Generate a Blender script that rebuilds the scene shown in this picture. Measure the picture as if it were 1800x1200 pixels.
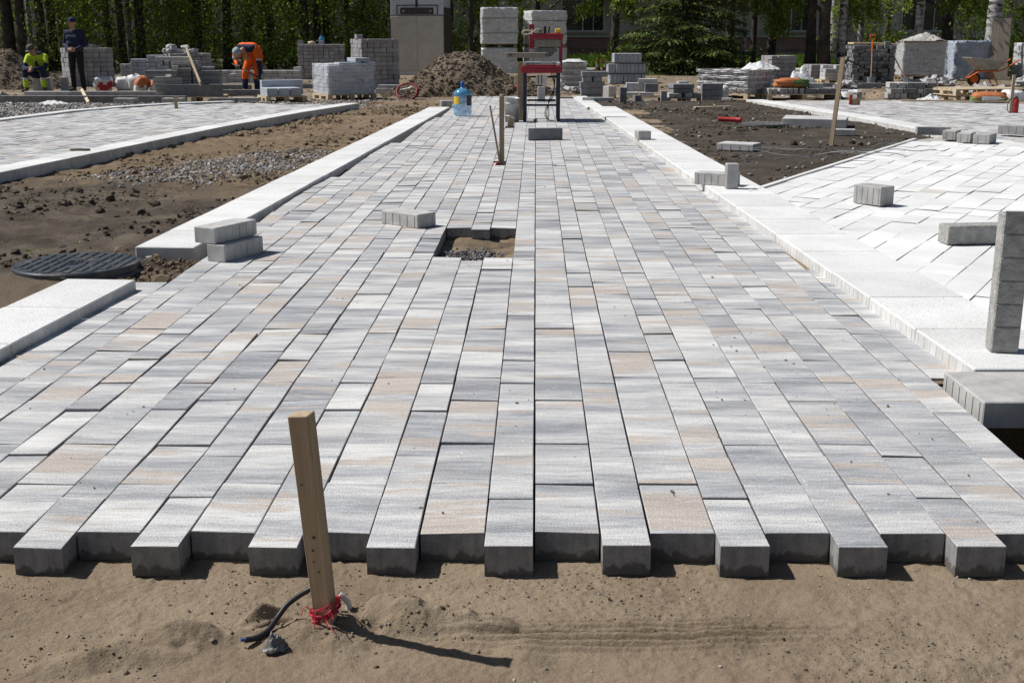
import bpy, math, random
import numpy as np
from mathutils import Vector, Matrix, Euler
R = math.radians
random.seed(7); rng = np.random.default_rng(7)
for o in list(bpy.data.objects): bpy.data.objects.remove(o)
scene = bpy.context.scene
COL = scene.collection

# ------------------------------------------------------------------ camera, sky, sun, exposure
CAM_H, PITCH, YAW, LENS = 1.25, R(14.435), R(1.115), 41.8
cd = bpy.data.cameras.new('camera'); cam = bpy.data.objects.new('camera', cd); COL.objects.link(cam)
cam.location = (0, 0, CAM_H); cam.rotation_euler = (R(90) - PITCH, 0, YAW)
cd.sensor_width = 36; cd.lens = LENS; cd.clip_start = .05; cd.clip_end = 2000
scene.camera = cam
SUN_EL = R(51); SHADOW = Vector((.983, -.185, 0)).normalized()      # direction in which shadows fall
to_sun = (-SHADOW * math.cos(SUN_EL) + Vector((0, 0, math.sin(SUN_EL)))).normalized()
world = bpy.data.worlds.new('World'); scene.world = world; world.use_nodes = True
wn = world.node_tree; sky = wn.nodes.new('ShaderNodeTexSky'); sky.sky_type = 'NISHITA'; sky.sun_disc = False
sky.sun_elevation = SUN_EL; sky.sun_rotation = math.atan2(to_sun.x, to_sun.y)
wn.links.new(sky.outputs[0], wn.nodes['Background'].inputs[0]); wn.nodes['Background'].inputs[1].default_value = .05
sd = bpy.data.lights.new('sun', 'SUN'); sun = bpy.data.objects.new('sun', sd); COL.objects.link(sun)
sd.energy = 4.9; sd.angle = R(.53); sd.color = (1, .972, .93)
sun.rotation_euler = to_sun.to_track_quat('Z', 'Y').to_euler()
scene.view_settings.view_transform = 'Standard'; scene.view_settings.look = 'None'
scene.view_settings.exposure = 0.04; scene.view_settings.gamma = 1

# ------------------------------------------------------------------ helpers
def lk(o, parent=None):
    COL.objects.link(o)
    if parent is not None: o.parent = parent
    return o
def tag(o, label=None, cat=None, group=None, kind=None):
    if label: o['label'] = label
    if cat: o['category'] = cat
    if group: o['group'] = group
    if kind: o['kind'] = kind
    return o
def empty(name, loc=(0, 0, 0), rz=0, parent=None):
    o = bpy.data.objects.new(name, None); o.empty_display_size = .1; o.location = loc; o.rotation_euler = (0, 0, rz)
    return lk(o, parent)
def thing(name, label, cat, loc=(0, 0, 0), rz=0, group=None):
    return tag(empty(name, loc, rz), label, cat, group)
def np_mesh(name, V, F, mats, mi=None, uv=None, smooth=False):
    """V (n,3), F (m,k) with k 3 or 4"""
    V = np.asarray(V, np.float32); F = np.asarray(F, np.int32); m, k = F.shape
    me = bpy.data.meshes.new(name)
    me.vertices.add(len(V)); me.vertices.foreach_set('co', V.ravel())
    me.loops.add(m * k); me.loops.foreach_set('vertex_index', F.ravel())
    me.polygons.add(m); me.polygons.foreach_set('loop_start', np.arange(0, m * k, k, dtype=np.int32))
    try: me.polygons.foreach_set('loop_total', np.full(m, k, np.int32))
    except Exception: pass
    for q in (mats if isinstance(mats, (list, tuple)) else [mats]): me.materials.append(q)
    if mi is not None: me.polygons.foreach_set('material_index', np.asarray(mi, np.int32))
    me.polygons.foreach_set('use_smooth', np.full(m, bool(smooth)))
    if uv is not None:
        l = me.uv_layers.new(name='UVMap'); l.data.foreach_set('uv', np.asarray(uv, np.float32).ravel())
    me.update(calc_edges=True); return me
class MB:
    def __init__(s): s.v = []; s.f = []; s.m = []; s.cur = 0; s.sm = []; s.smooth = False
    def add(s, vs, fs):
        b = len(s.v); s.v += [tuple(v) for v in vs]
        for f in fs: s.f.append(tuple(b + i for i in f)); s.m.append(s.cur); s.sm.append(s.smooth)
        return s
    def box(s, c, size, M=None, bev=0, taper=1.0):
        hx, hy, hz = size[0] / 2, size[1] / 2, size[2] / 2
        if bev <= 0:
            vs = [Vector((x * hx * (taper if z > 0 else 1), y * hy * (taper if z > 0 else 1), z * hz)) for z in (-1, 1) for y in (-1, 1) for x in (-1, 1)]
            fs = [(0, 2, 3, 1), (4, 5, 7, 6), (0, 1, 5, 4), (2, 6, 7, 3), (0, 4, 6, 2), (1, 3, 7, 5)]
        else:
            vs = []; idx = {}
            for z in (-1, 1):
                for y in (-1, 1):
                    for x in (-1, 1):
                        for a in range(3):
                            p = [x * (hx - bev), y * (hy - bev), z * (hz - bev)]; p[a] = (x * hx, y * hy, z * hz)[a]
                            idx[(x, y, z, a)] = len(vs); vs.append(Vector(p))
            fs = []
            for a in range(3):
                b, c2 = (a + 1) % 3, (a + 2) % 3
                for sg in (-1, 1):
                    q = []
                    for (u, w) in ((-1, -1), (1, -1), (1, 1), (-1, 1)):
                        k = [0, 0, 0]; k[a] = sg; k[b] = u; k[c2] = w; q.append(idx[tuple(k) + (a,)])
                    fs.append(tuple(q if sg > 0 else q[::-1]))
            for a in range(3):
                b, c2 = (a + 1) % 3, (a + 2) % 3
                for u in (-1, 1):
                    for w in (-1, 1):
                        k1 = [0, 0, 0]; k1[a] = -1; k1[b] = u; k1[c2] = w; k2 = list(k1); k2[a] = 1
                        q = [idx[tuple(k1) + (b,)], idx[tuple(k2) + (b,)], idx[tuple(k2) + (c2,)], idx[tuple(k1) + (c2,)]]
                        fs.append(tuple(q if u * w < 0 else q[::-1]))
            for z in (-1, 1):
                for y in (-1, 1):
                    for x in (-1, 1):
                        q = [idx[(x, y, z, a)] for a in range(3)]; fs.append(tuple(q if x * y * z > 0 else q[::-1]))
        c = Vector(c); vs = [(M @ v if M else v) + c for v in vs]
        return s.add(vs, fs)
    def tube(s, pts, r, n=8, caps=True):
        pts = [Vector(p) for p in pts]; k = len(pts); rs = r if isinstance(r, (list, tuple)) else [r] * k
        vs = []; fs = []; ref = None
        for i, p in enumerate(pts):
            t = (pts[min(i + 1, k - 1)] - pts[max(i - 1, 0)])
            t = t.normalized() if t.length > 1e-9 else Vector((0, 0, 1))
            if ref is None: ref = t.orthogonal().normalized()
            ref = (ref - t * ref.dot(t)); ref = ref.normalized() if ref.length > 1e-6 else t.orthogonal().normalized()
            b = t.cross(ref)
            for j in range(n):
                a = 2 * math.pi * j / n; vs.append(p + (ref * math.cos(a) + b * math.sin(a)) * rs[i])
        for i in range(k - 1):
            for j in range(n): fs.append((i * n + j, i * n + (j + 1) % n, (i + 1) * n + (j + 1) % n, (i + 1) * n + j))
        if caps: fs.append(tuple(range(n))[::-1]); fs.append(tuple((k - 1) * n + j for j in range(n)))
        return s.add(vs, fs)
    def lathe(s, prof, n=20, c=(0, 0, 0), M=None, caps=True):
        c = Vector(c); vs = []; fs = []; k = len(prof)
        for (r, z) in prof:
            for j in range(n):
                a = 2 * math.pi * j / n; v = Vector((r * math.cos(a), r * math.sin(a), z)); vs.append((M @ v if M else v) + c)
        for i in range(k - 1):
            for j in range(n): fs.append((i * n + j, i * n + (j + 1) % n, (i + 1) * n + (j + 1) % n, (i + 1) * n + j))
        if caps: fs.append(tuple(range(n))[::-1]); fs.append(tuple((k - 1) * n + j for j in range(n)))
        return s.add(vs, fs)
    def prism(s, poly, z0, z1):
        n = len(poly); vs = [(x, y, z0) for x, y in poly] + [(x, y, z1) for x, y in poly]
        return s.add(vs, [tuple(range(n))[::-1], tuple(range(n, 2 * n))] + [(i, (i + 1) % n, n + (i + 1) % n, n + i) for i in range(n)])
    def mesh(s, name, mats):
        me = bpy.data.meshes.new(name); me.from_pydata(s.v, [], s.f)
        for q in (mats if isinstance(mats, (list, tuple)) else [mats]): me.materials.append(q)
        me.polygons.foreach_set('material_index', s.m); me.polygons.foreach_set('use_smooth', s.sm); me.update(); return me
    def build(s, name, mats, parent=None, loc=(0, 0, 0), rz=0):
        o = bpy.data.objects.new(name, s.mesh(name, mats)); o.location = loc; o.rotation_euler = (0, 0, rz); return lk(o, parent)
def obj(name, me, parent=None, loc=(0, 0, 0), rot=(0, 0, 0), scale=(1, 1, 1)):
    o = bpy.data.objects.new(name, me); o.location = loc; o.rotation_euler = rot; o.scale = scale; return lk(o, parent)
RZ = lambda a: Matrix.Rotation(a, 3, 'Z')
def rot3(x=0, y=0, z=0): return Euler((x, y, z)).to_matrix()

# value noise in numpy
_T = np.random.default_rng(3).random((256, 256)).astype(np.float32)
def vnoise(x, y):
    xi = np.floor(x).astype(int); yi = np.floor(y).astype(int); fx = x - xi; fy = y - yi
    fx = fx * fx * (3 - 2 * fx); fy = fy * fy * (3 - 2 * fy); g = lambda a, b: _T[a & 255, b & 255]
    return (g(xi, yi) * (1 - fx) + g(xi + 1, yi) * fx) * (1 - fy) + (g(xi, yi + 1) * (1 - fx) + g(xi + 1, yi + 1) * fx) * fy
def fbm(x, y, o=4, lac=2.03, gain=.5):
    s = 0; a = 1; t = 0
    for i in range(o): s = s + a * (vnoise(x + 17.3 * i, y + 9.1 * i) - .5); t += a; a *= gain; x = x * lac; y = y * lac
    return s / t * 2
def grid_mesh(name, x0, x1, y0, y1, st, zf, mat, mask=None, warp=None):
    nx = int((x1 - x0) / st) + 1; ny = int((y1 - y0) / st) + 1
    X, Y = np.meshgrid(np.linspace(x0, x1, nx), np.linspace(y0, y1, ny))
    V = np.stack([X, Y, zf(X, Y)], -1).reshape(-1, 3)
    i = np.arange(nx * ny).reshape(ny, nx)
    F = np.stack([i[:-1, :-1], i[:-1, 1:], i[1:, 1:], i[1:, :-1]], -1).reshape(-1, 4)
    if mask is not None:
        cx = V[F].mean(1); F = F[mask(cx[:, 0], cx[:, 1])]
    return np_mesh(name, V, F, mat, smooth=True)
_t = (1 + 5 ** .5) / 2
ICO_V = np.array([(-1, _t, 0), (1, _t, 0), (-1, -_t, 0), (1, -_t, 0), (0, -1, _t), (0, 1, _t), (0, -1, -_t), (0, 1, -_t), (_t, 0, -1), (_t, 0, 1), (-_t, 0, -1), (-_t, 0, 1)]) / (1 + _t * _t) ** .5
ICO_F = np.array([(0, 11, 5), (0, 5, 1), (0, 1, 7), (0, 7, 10), (0, 10, 11), (1, 5, 9), (5, 11, 4), (11, 10, 2), (10, 7, 6), (7, 1, 8), (3, 9, 4), (3, 4, 2), (3, 2, 6), (3, 6, 8), (3, 8, 9), (4, 9, 5), (2, 4, 11), (6, 2, 10), (8, 6, 7), (9, 8, 1)])
def rocks(name, P, S, mat, flat=.7, rough=.35, parent=None, smooth=False):
    """joined stones at P (n,3) of radius S (n)"""
    n = len(P); V = np.repeat(ICO_V[None], n, 0) * (1 + rough * (rng.random((n, 12, 1)) - .5) * 2)
    V *= (rng.random((n, 1, 3)) * .6 + .7); V[:, :, 2] *= flat
    a = rng.random(n) * 6.283; c, s_ = np.cos(a)[:, None], np.sin(a)[:, None]
    x, y = V[:, :, 0] * c - V[:, :, 1] * s_, V[:, :, 0] * s_ + V[:, :, 1] * c
    V = np.stack([x, y, V[:, :, 2]], -1) * S[:, None, None] + P[:, None, :]
    F = (ICO_F[None] + 12 * np.arange(n)[:, None, None]).reshape(-1, 3)
    o = obj(name, np_mesh(name, V.reshape(-1, 3), F, mat, smooth=smooth), parent); o['kind'] = 'stuff'; return o

# ------------------------------------------------------------------ materials
def new_mat(name):
    m = bpy.data.materials.new(name); m.use_nodes = True; return m, m.node_tree, m.node_tree.nodes['Principled BSDF']
def node(nt, t, **k):
    n = nt.nodes.new('ShaderNode' + t)
    for a, b in k.items():
        if a in n.inputs.keys() if isinstance(a, str) else False: n.inputs[a].default_value = b
        else: setattr(n, a, b)
    return n
def ramp(nt, src, stops, interp='LINEAR'):
    r = nt.nodes.new('ShaderNodeValToRGB'); r.color_ramp.interpolation = interp; e = r.color_ramp.elements
    while len(e) < len(stops): e.new(.5)
    for q, (p, c) in zip(e, stops): q.position = p; q.color = (c if isinstance(c, tuple) else (c, c, c)) + (1,)
    nt.links.new(src, r.inputs[0]); return r.outputs[0]
def noise(nt, vec, scale, detail=4, rough=.55, stretch=None, dist=0):
    if stretch:
        mp = nt.nodes.new('ShaderNodeMapping'); mp.inputs['Scale'].default_value = stretch; nt.links.new(vec, mp.inputs[0]); vec = mp.outputs[0]
    n = nt.nodes.new('ShaderNodeTexNoise'); n.inputs['Scale'].default_value = scale; n.inputs['Detail'].default_value = detail
    n.inputs['Roughness'].default_value = rough; n.inputs['Distortion'].default_value = dist; nt.links.new(vec, n.inputs['Vector']); return n.outputs[0]
def mix(nt, fac, a, b, mode='MIX'):
    n = nt.nodes.new('ShaderNodeMix'); n.data_type = 'RGBA'; n.blend_type = mode
    for s, v in ((n.inputs[0], fac), (n.inputs[6], a), (n.inputs[7], b)):
        if hasattr(v, 'is_linked') or isinstance(v, bpy.types.NodeSocket): nt.links.new(v, s)
        elif isinstance(v, (int, float)): s.default_value = v
        else: s.default_value = tuple(v) + (1,)
    return n.outputs[2]
def math_(nt, op, a, b=0.0, c=None):
    n = nt.nodes.new('ShaderNodeMath'); n.operation = op
    for s, v in zip(n.inputs, (a, b, c)):
        if v is None: continue
        if isinstance(v, (int, float)): s.default_value = v
        else: nt.links.new(v, s)
    return n.outputs[0]
def bump(nt, bs, h, strength, dist):
    b = nt.nodes.new('ShaderNodeBump'); b.inputs['Strength'].default_value = strength; b.inputs['Distance'].default_value = dist
    nt.links.new(h, b.inputs['Height']); nt.links.new(b.outputs[0], bs.inputs['Normal'])
def coords(nt, kind='Object'): return nt.nodes.new('ShaderNodeTexCoord').outputs[kind]
def geo_pos(nt): return nt.nodes.new('ShaderNodeNewGeometry').outputs['Position']
def rnd(nt): return nt.nodes.new('ShaderNodeObjectInfo').outputs['Random']
def island(nt): return nt.nodes.new('ShaderNodeNewGeometry').outputs['Random Per Island']

def mat_rough(name, cols, scale=6, rough=.9, bscale=120, bstr=.4, bdist=.004, vary=.0, spec=.25, kind='Object', speck=None):
    """mottled mineral / painted / fabric surface: cols = ramp stops"""
    m, nt, bs = new_mat(name); co = geo_pos(nt) if kind == 'World' else coords(nt, kind)
    c = ramp(nt, noise(nt, co, scale, 5, .6), cols)
    if vary:
        f = math_(nt, 'MULTIPLY_ADD', rnd(nt), 2 * vary, 1 - vary); g = nt.nodes.new('ShaderNodeCombineColor')
        for i in range(3): nt.links.new(f, g.inputs[i])
        c = mix(nt, 1, c, g.outputs[0], 'MULTIPLY')
    if speck:
        sp = ramp(nt, noise(nt, co, speck[0], 2, .5), [(speck[1] - .03, 1.), (speck[1] + .03, 0.)]); c = mix(nt, sp, c, speck[2])
    nt.links.new(c, bs.inputs['Base Color']); bs.inputs['Roughness'].default_value = rough; bs.inputs['Specular IOR Level'].default_value = spec
    if bstr: bump(nt, bs, noise(nt, co, bscale, 3, .6), bstr, bdist)
    return m
def mat_plain(name, col, rough=.5, metal=0, spec=.4, bs_=0, dirt=.25, dscale=5):
    m, nt, bs = new_mat(name); co = coords(nt)
    n = ramp(nt, noise(nt, co, dscale, 5, .65), [(.3, 1 - dirt), (.65, 1.)])
    nt.links.new(mix(nt, 1, col, n, 'MULTIPLY'), bs.inputs['Base Color'])
    bs.inputs['Roughness'].default_value = rough; bs.inputs['Metallic'].default_value = metal; bs.inputs['Specular IOR Level'].default_value = spec
    if bs_: bump(nt, bs, noise(nt, co, 60, 3), bs_, .004)
    return m

def make_paver_mat():
    m, nt, bs = new_mat('paver_blend'); uv = coords(nt, 'UV')
    a = noise(nt, uv, 1, 7, .62, (1.1, 7.5, 1), .25)
    tone = noise(nt, uv, .33, 1, .5)                                  # nearly constant on one block, different on the next
    a = math_(nt, 'ADD', a, math_(nt, 'MULTIPLY_ADD', tone, .42, -.21))
    base = ramp(nt, a, [(.27, (.215, .222, .242)), (.38, (.305, .312, .33)), (.47, (.405, .41, .422)), (.56, (.52, .517, .512)), (.68, (.64, .635, .622))])
    t = math_(nt, 'ADD', noise(nt, uv, 1, 5, .6, (.9, 4.6, 3.1), .15), math_(nt, 'MULTIPLY_ADD', noise(nt, uv, .29, 1, .5, (1, 1, 7)), .5, -.25))
    base = mix(nt, ramp(nt, t, [(.575, 0.), (.615, .75)]), base, (.455, .392, .338))
    st = noise(nt, uv, 1, 4, .7, (7, 75, 1), .4)
    base = mix(nt, .5, base, ramp(nt, st, [(.32, .30), (.5, .5), (.68, .67)]), 'OVERLAY')
    fl = noise(nt, uv, 1, 4, .75, (38, 135, 1), .5)
    base = mix(nt, ramp(nt, fl, [(.575, 0.), (.70, .55)]), base, (.72, .71, .69))
    base = mix(nt, ramp(nt, fl, [(.30, .5), (.42, 0.)]), base, (.17, .17, .18))
    sp = noise(nt, uv, 210, 4, .8)
    base = mix(nt, .7, base, ramp(nt, sp, [(.34, .15), (.5, .5), (.66, .84)]), 'OVERLAY')
    sc = noise(nt, uv, 1, 3, .6, (30, 9, 1), 1.5)
    base = mix(nt, ramp(nt, sc, [(.70, 0.), (.77, .4)]), base, (.78, .77, .75))
    du = noise(nt, geo_pos(nt), 1.1, 6, .7)
    base = mix(nt, ramp(nt, du, [(.5, 0.), (.76, .25)]), base, (.44, .40, .34))
    nt.links.new(base, bs.inputs['Base Color']); bs.inputs['Roughness'].default_value = .88; bs.inputs['Specular IOR Level'].default_value = .25
    bump(nt, bs, math_(nt, 'ADD', sp, fl), .5, .002); return m
def make_side_mat():
    m, nt, bs = new_mat('concrete_side'); co = geo_pos(nt)
    c = ramp(nt, noise(nt, co, 28, 5, .65), [(.3, (.19, .19, .195)), (.7, (.31, .307, .303))])
    c = mix(nt, .5, c, ramp(nt, noise(nt, co, 1, 3, .6, (45, 45, 4)), [(.3, .3), (.7, .66)]), 'OVERLAY'); c = mix(nt, ramp(nt, noise(nt, co, 190, 3, .7), [(.33, .7), (.41, 0.)]), c, (.09, .088, .085)); c = mix(nt, ramp(nt, noise(nt, co, 15, 3, .6), [(.6, 0.), (.72, .4)]), c, (.40, .345, .275))
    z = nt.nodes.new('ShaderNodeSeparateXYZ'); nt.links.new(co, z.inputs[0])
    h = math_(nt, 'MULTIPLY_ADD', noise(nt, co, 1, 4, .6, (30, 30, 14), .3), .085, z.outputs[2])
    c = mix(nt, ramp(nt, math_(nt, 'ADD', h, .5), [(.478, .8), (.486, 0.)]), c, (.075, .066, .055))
    nt.links.new(c, bs.inputs['Base Color']); bs.inputs['Roughness'].default_value = .9; bump(nt, bs, noise(nt, co, 300, 3), .4, .002); return m
def make_wood(name, c1, c2, axis=(40, 40, 2.2)):
    m, nt, bs = new_mat(name); co = coords(nt)
    g = noise(nt, co, 1, 6, .65, axis, .6); c = ramp(nt, g, [(.3, c1), (.68, c2)])
    st = noise(nt, co, 7, 4, .6); c = mix(nt, ramp(nt, st, [(.58, 0.), (.75, .55)]), c, tuple(x * .5 for x in c1))
    k = nt.nodes.new('ShaderNodeTexVoronoi'); k.inputs['Scale'].default_value = 16; nt.links.new(co, k.inputs[0])
    c = mix(nt, ramp(nt, k.outputs[0], [(.05, 1.), (.09, 0.)]), c, tuple(x * .22 for x in c1))
    nt.links.new(c, bs.inputs['Base Color']); bs.inputs['Roughness'].default_value = .8; bump(nt, bs, g, .5, .002); return m
def make_ground(name, stops, s1, fine, fs=260, bstr=.8, bdist=.006, patch=None):
    m, nt, bs = new_mat(name); co = geo_pos(nt)
    c = ramp(nt, noise(nt, co, s1, 7, .65), stops)
    if patch: c = mix(nt, ramp(nt, noise(nt, co, patch[0], 4, .6), [(patch[1], 0.), (patch[1] + .13, 1.)]), c, patch[2])
    f = noise(nt, co, fs, 4, .7); c = mix(nt, fine, c, ramp(nt, f, [(.2, .18), (.5, .5), (.8, .82)]), 'OVERLAY')
    nt.links.new(c, bs.inputs['Base Color']); bs.inputs['Roughness'].default_value = .97; bs.inputs['Specular IOR Level'].default_value = .12
    h = math_(nt, 'ADD', noise(nt, co, fs * .22, 5, .7), math_(nt, 'MULTIPLY', f, .35)); bump(nt, bs, h, bstr, bdist); return m
def make_leaf(name, c1, c2, trans=.35):
    m, nt, bs = new_mat(name); c = ramp(nt, island(nt), [(0., c1), (1., c2)])
    nt.links.new(c, bs.inputs['Base Color']); bs.inputs['Roughness'].default_value = .5; bs.inputs['Specular IOR Level'].default_value = .3
    tr = nt.nodes.new('ShaderNodeBsdfTranslucent'); nt.links.new(mix(nt, 1, c, (1.25, 1.3, .6), 'MULTIPLY'), tr.inputs[0])
    ms = nt.nodes.new('ShaderNodeMixShader'); ms.inputs[0].default_value = trans
    nt.links.new(bs.outputs[0], ms.inputs[1]); nt.links.new(tr.outputs[0], ms.inputs[2]); nt.links.new(ms.outputs[0], nt.nodes['Material Output'].inputs[0]); return m
def make_film(name, alpha, col=(.8, .82, .85), rough=.22):
    m, nt, bs = new_mat(name); co = coords(nt); bs.inputs['Base Color'].default_value = col + (1,); bs.inputs['Roughness'].default_value = rough
    n = noise(nt, co, 1, 5, .6, (5, 5, 14), 1.2); bump(nt, bs, n, .8, .03)
    t = nt.nodes.new('ShaderNodeBsdfTransparent'); ms = nt.nodes.new('ShaderNodeMixShader')
    nt.links.new(ramp(nt, n, [(.35, max(alpha - .22, 0.)), (.7, min(alpha + .25, 1.))]), ms.inputs[0])
    nt.links.new(t.outputs[0], ms.inputs[1]); nt.links.new(bs.outputs[0], ms.inputs[2]); nt.links.new(ms.outputs[0], nt.nodes['Material Output'].inputs[0]); return m
def make_birch():
    m, nt, bs = new_mat('birch_bark'); co = coords(nt)
    n = noise(nt, co, 1, 5, .7, (2.2, 2.2, 7), .8); c = ramp(nt, n, [(.40, (.03, .028, .026)), (.50, (.34, .33, .31)), (.7, (.55, .54, .51))])
    nt.links.new(c, bs.inputs['Base Color']); bs.inputs['Roughness'].default_value = .85; bump(nt, bs, n, .5, .02); return m
def make_brick(name, c1, c2, mortar, sc=1.0):
    m, nt, bs = new_mat(name); co = coords(nt); mp = nt.nodes.new('ShaderNodeMapping'); mp.inputs['Rotation'].default_value = (R(90), 0, 0); nt.links.new(co, mp.inputs[0])
    b = nt.nodes.new('ShaderNodeTexBrick'); nt.links.new(mp.outputs[0], b.inputs[0])
    b.inputs['Scale'].default_value = sc; b.inputs['Brick Width'].default_value = .26; b.inputs['Row Height'].default_value = .085; b.inputs['Mortar Size'].default_value = .009
    b.inputs[1].default_value = c1 + (1,); b.inputs[2].default_value = c2 + (1,); b.inputs[3].default_value = mortar + (1,)
    d = mix(nt, 1, b.outputs[0], ramp(nt, noise(nt, co, 1.5, 5), [(.3, .7), (.7, 1.)]), 'MULTIPLY')
    nt.links.new(d, bs.inputs['Base Color']); bs.inputs['Roughness'].default_value = .9; bump(nt, bs, b.outputs[1], -.5, .01); return m

M = {}
M['paver'] = make_paver_mat(); M['side'] = make_side_mat()
M['kerb'] = mat_rough('white_speckled_concrete', [(.25, (.57, .565, .55)), (.45, (.68, .68, .67)), (.7, (.76, .76, .75))], 2.4, .85, 160, .5, .004, .06, .3, 'World', (170, .38, (.36, .36, .36)))
M['kerbside'] = mat_rough('kerb_side_concrete', [(.3, (.50, .49, .475)), (.7, (.68, .67, .65))], 9, .9, 150, .4, .003, .06, .25, 'World')
M['white'] = mat_rough('white_paver_concrete', [(.25, (.62, .62, .615)), (.5, (.72, .72, .715)), (.7, (.78, .78, .775))], 2.6, .8, 180, .4, .003, .07, .3, 'World', (210, .35, (.45, .45, .45)))
M['cream'] = mat_rough('cream_paver_concrete', [(.3, (.52, .50, .45)), (.7, (.66, .63, .58))], 2.2, .85, 180, .3, .002, .05, .3, 'World')
M['grey'] = mat_rough('grey_concrete_block', [(.28, (.32, .315, .305)), (.72, (.49, .48, .465))], 11, .92, 130, .5, .004, .16)
M['rough'] = mat_rough('rough_split_concrete', [(.28, (.22, .215, .205)), (.72, (.40, .39, .37))], 26, .95, 70, .9, .008, .1)
M['dark'] = mat_rough('dark_concrete_block', [(.3, (.15, .155, .165)), (.72, (.26, .262, .27))], 9, .9, 110, .5, .004, .14)
M['stone'] = mat_rough('pale_block_stack', [(.3, (.36, .355, .36)), (.72, (.54, .53, .53))], 7, .92, 90, .5, .005, .2)
M['mauve'] = mat_rough('mauve_block_stack', [(.3, (.255, .245, .255)), (.72, (.385, .37, .375))], 7, .92, 90, .5, .005, .18)
M['blue'] = mat_rough('bluish_block_stack', [(.3, (.34, .37, .42)), (.72, (.47, .50, .56))], 7, .85, 90, .4, .005, .1)
M['sand'] = make_ground('bedding_sand', [(.3, (.195, .147, .10)), (.5, (.255, .198, .138)), (.72, (.31, .247, .177))], 2.6, .75, 330, 1, .006)
M['soilL'] = make_ground('brown_soil', [(.3, (.13, .097, .068)), (.5, (.20, .152, .103)), (.72, (.275, .218, .155))], 1.3, .65, 160, 1, .014, None)
M['soilD'] = make_ground('black_topsoil', [(.3, (.045, .037, .031)), (.52, (.082, .068, .056)), (.75, (.13, .11, .09))], 1.6, .65, 170, 1, .016)
M['ground'] = make_ground('site_ground', [(.3, (.15, .118, .083)), (.5, (.215, .172, .122)), (.72, (.30, .252, .19))], .8, .6, 90, 1, .012)
M['clod'] = make_ground('earth_clods', [(.3, (.052, .041, .032)), (.7, (.125, .10, .077))], 9, .6, 200, .8, .006)
M['clodb'] = make_ground('brown_clods', [(.3, (.12, .088, .058)), (.7, (.235, .182, .128))], 9, .6, 200, .8, .006)
M['crumb'] = make_ground('sand_crumbs', [(.3, (.135, .105, .074)), (.7, (.27, .22, .16))], 30, .6, 400, .6, .003)
M['heap'] = make_ground('heap_earth', [(.3, (.105, .082, .06)), (.5, (.165, .132, .098)), (.75, (.25, .208, .16))], 3, .7, 60, 1, .03)
m_, nt_, bs_ = new_mat('crushed_gravel'); nt_.links.new(ramp(nt_, island(nt_), [(0., (.10, .098, .10)), (.5, (.24, .225, .21)), (.85, (.40, .37, .35)), (1., (.56, .53, .52))]), bs_.inputs['Base Color']); bs_.inputs['Roughness'].default_value = .9; M['gravel'] = m_
m_, nt_, bs_ = new_mat('blue_gravel'); nt_.links.new(ramp(nt_, island(nt_), [(0., (.05, .05, .055)), (.5, (.13, .13, .14)), (.85, (.24, .24, .26)), (1., (.45, .45, .47))]), bs_.inputs['Base Color']); bs_.inputs['Roughness'].default_value = .8; M['gravelb'] = m_
M['wood'] = make_wood('raw_timber', (.30, .222, .142), (.47, .365, .245))
M['woodold'] = make_wood('weathered_timber', (.20, .145, .09), (.37, .285, .19))
M['woodpale'] = make_wood('pale_timber', (.46, .36, .235), (.66, .54, .38))
M['woodgrey'] = make_wood('grey_timber', (.15, .125, .10), (.30, .26, .21))
M['bark'] = mat_rough('dark_bark', [(.3, (.03, .025, .021)), (.7, (.11, .092, .075))], 4, .95, 22, 1, .04)
M['birch'] = make_birch()
M['leafdark'] = make_leaf('dark_leaves', (.05, .08, .017), (.15, .205, .04), .45)
M['leafmid'] = make_leaf('green_leaves', (.09, .135, .024), (.23, .30, .055), .5)
M['leafbirch'] = make_leaf('birch_leaves', (.11, .17, .03), (.24, .31, .065), .45)
M['needle'] = make_leaf('spruce_needles', (.045, .072, .022), (.15, .195, .05), .3)
M['grass'] = make_leaf('grass_blades', (.06, .12, .02), (.16, .25, .05), .4)
M['red'] = mat_plain('red_paint', (.33, .018, .035), .45, dirt=.45); M['navy'] = mat_plain('navy_steel', (.016, .022, .042), .5, dirt=.4)
M['orange'] = mat_plain('orange_paint', (.75, .16, .015), .45, dirt=.3); M['galv'] = mat_plain('galvanised_steel', (.46, .46, .45), .5, .55, dirt=.5, dscale=9)
M['steel'] = mat_plain('grey_steel', (.22, .215, .21), .55, .5, dirt=.5); M['black'] = mat_plain('black_rubber', (.016, .016, .017), .6, dirt=.3)
M['blackplastic'] = mat_plain('black_plastic', (.02, .022, .026), .45, dirt=.3); M['whitep'] = mat_plain('white_plastic', (.72, .72, .70), .5, dirt=.25)
M['yellow'] = mat_plain('yellow_label', (.75, .52, .03), .5, dirt=.2); M['twine'] = mat_plain('red_twine', (.55, .03, .06), .6, dirt=.4, dscale=30)
M['redplastic'] = mat_plain('red_plastic', (.42, .025, .022), .45, dirt=.3); M['brown'] = mat_plain('brown_steel', (.055, .045, .042), .55, dirt=.3)
M['cabinet'] = mat_rough('stained_cabinet_panel', [(.3, (.40, .37, .325)), (.7, (.54, .505, .455))], 2.2, .7, 40, .15, .004)
M['cabtop'] = mat_plain('white_enamel', (.55, .57, .62), .5, dirt=.25); M['glass'] = mat_plain('window_glass', (.015, .018, .022), .06, 0, .6, dirt=.1)
M['frame'] = mat_plain('window_frame', (.6, .6, .58), .5); M['facade'] = make_brick('grey_brick', (.46, .41, .37), (.58, .53, .48), (.58, .56, .52))
M['plinth'] = make_brick('purple_brick', (.30, .15, .135), (.38, .20, .18), (.40, .31, .28)); M['road'] = mat_rough('pale_road', [(.3, (.34, .325, .30)), (.7, (.46, .44, .41))], .7, .95, 60, .5, .006, kind='World')
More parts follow.
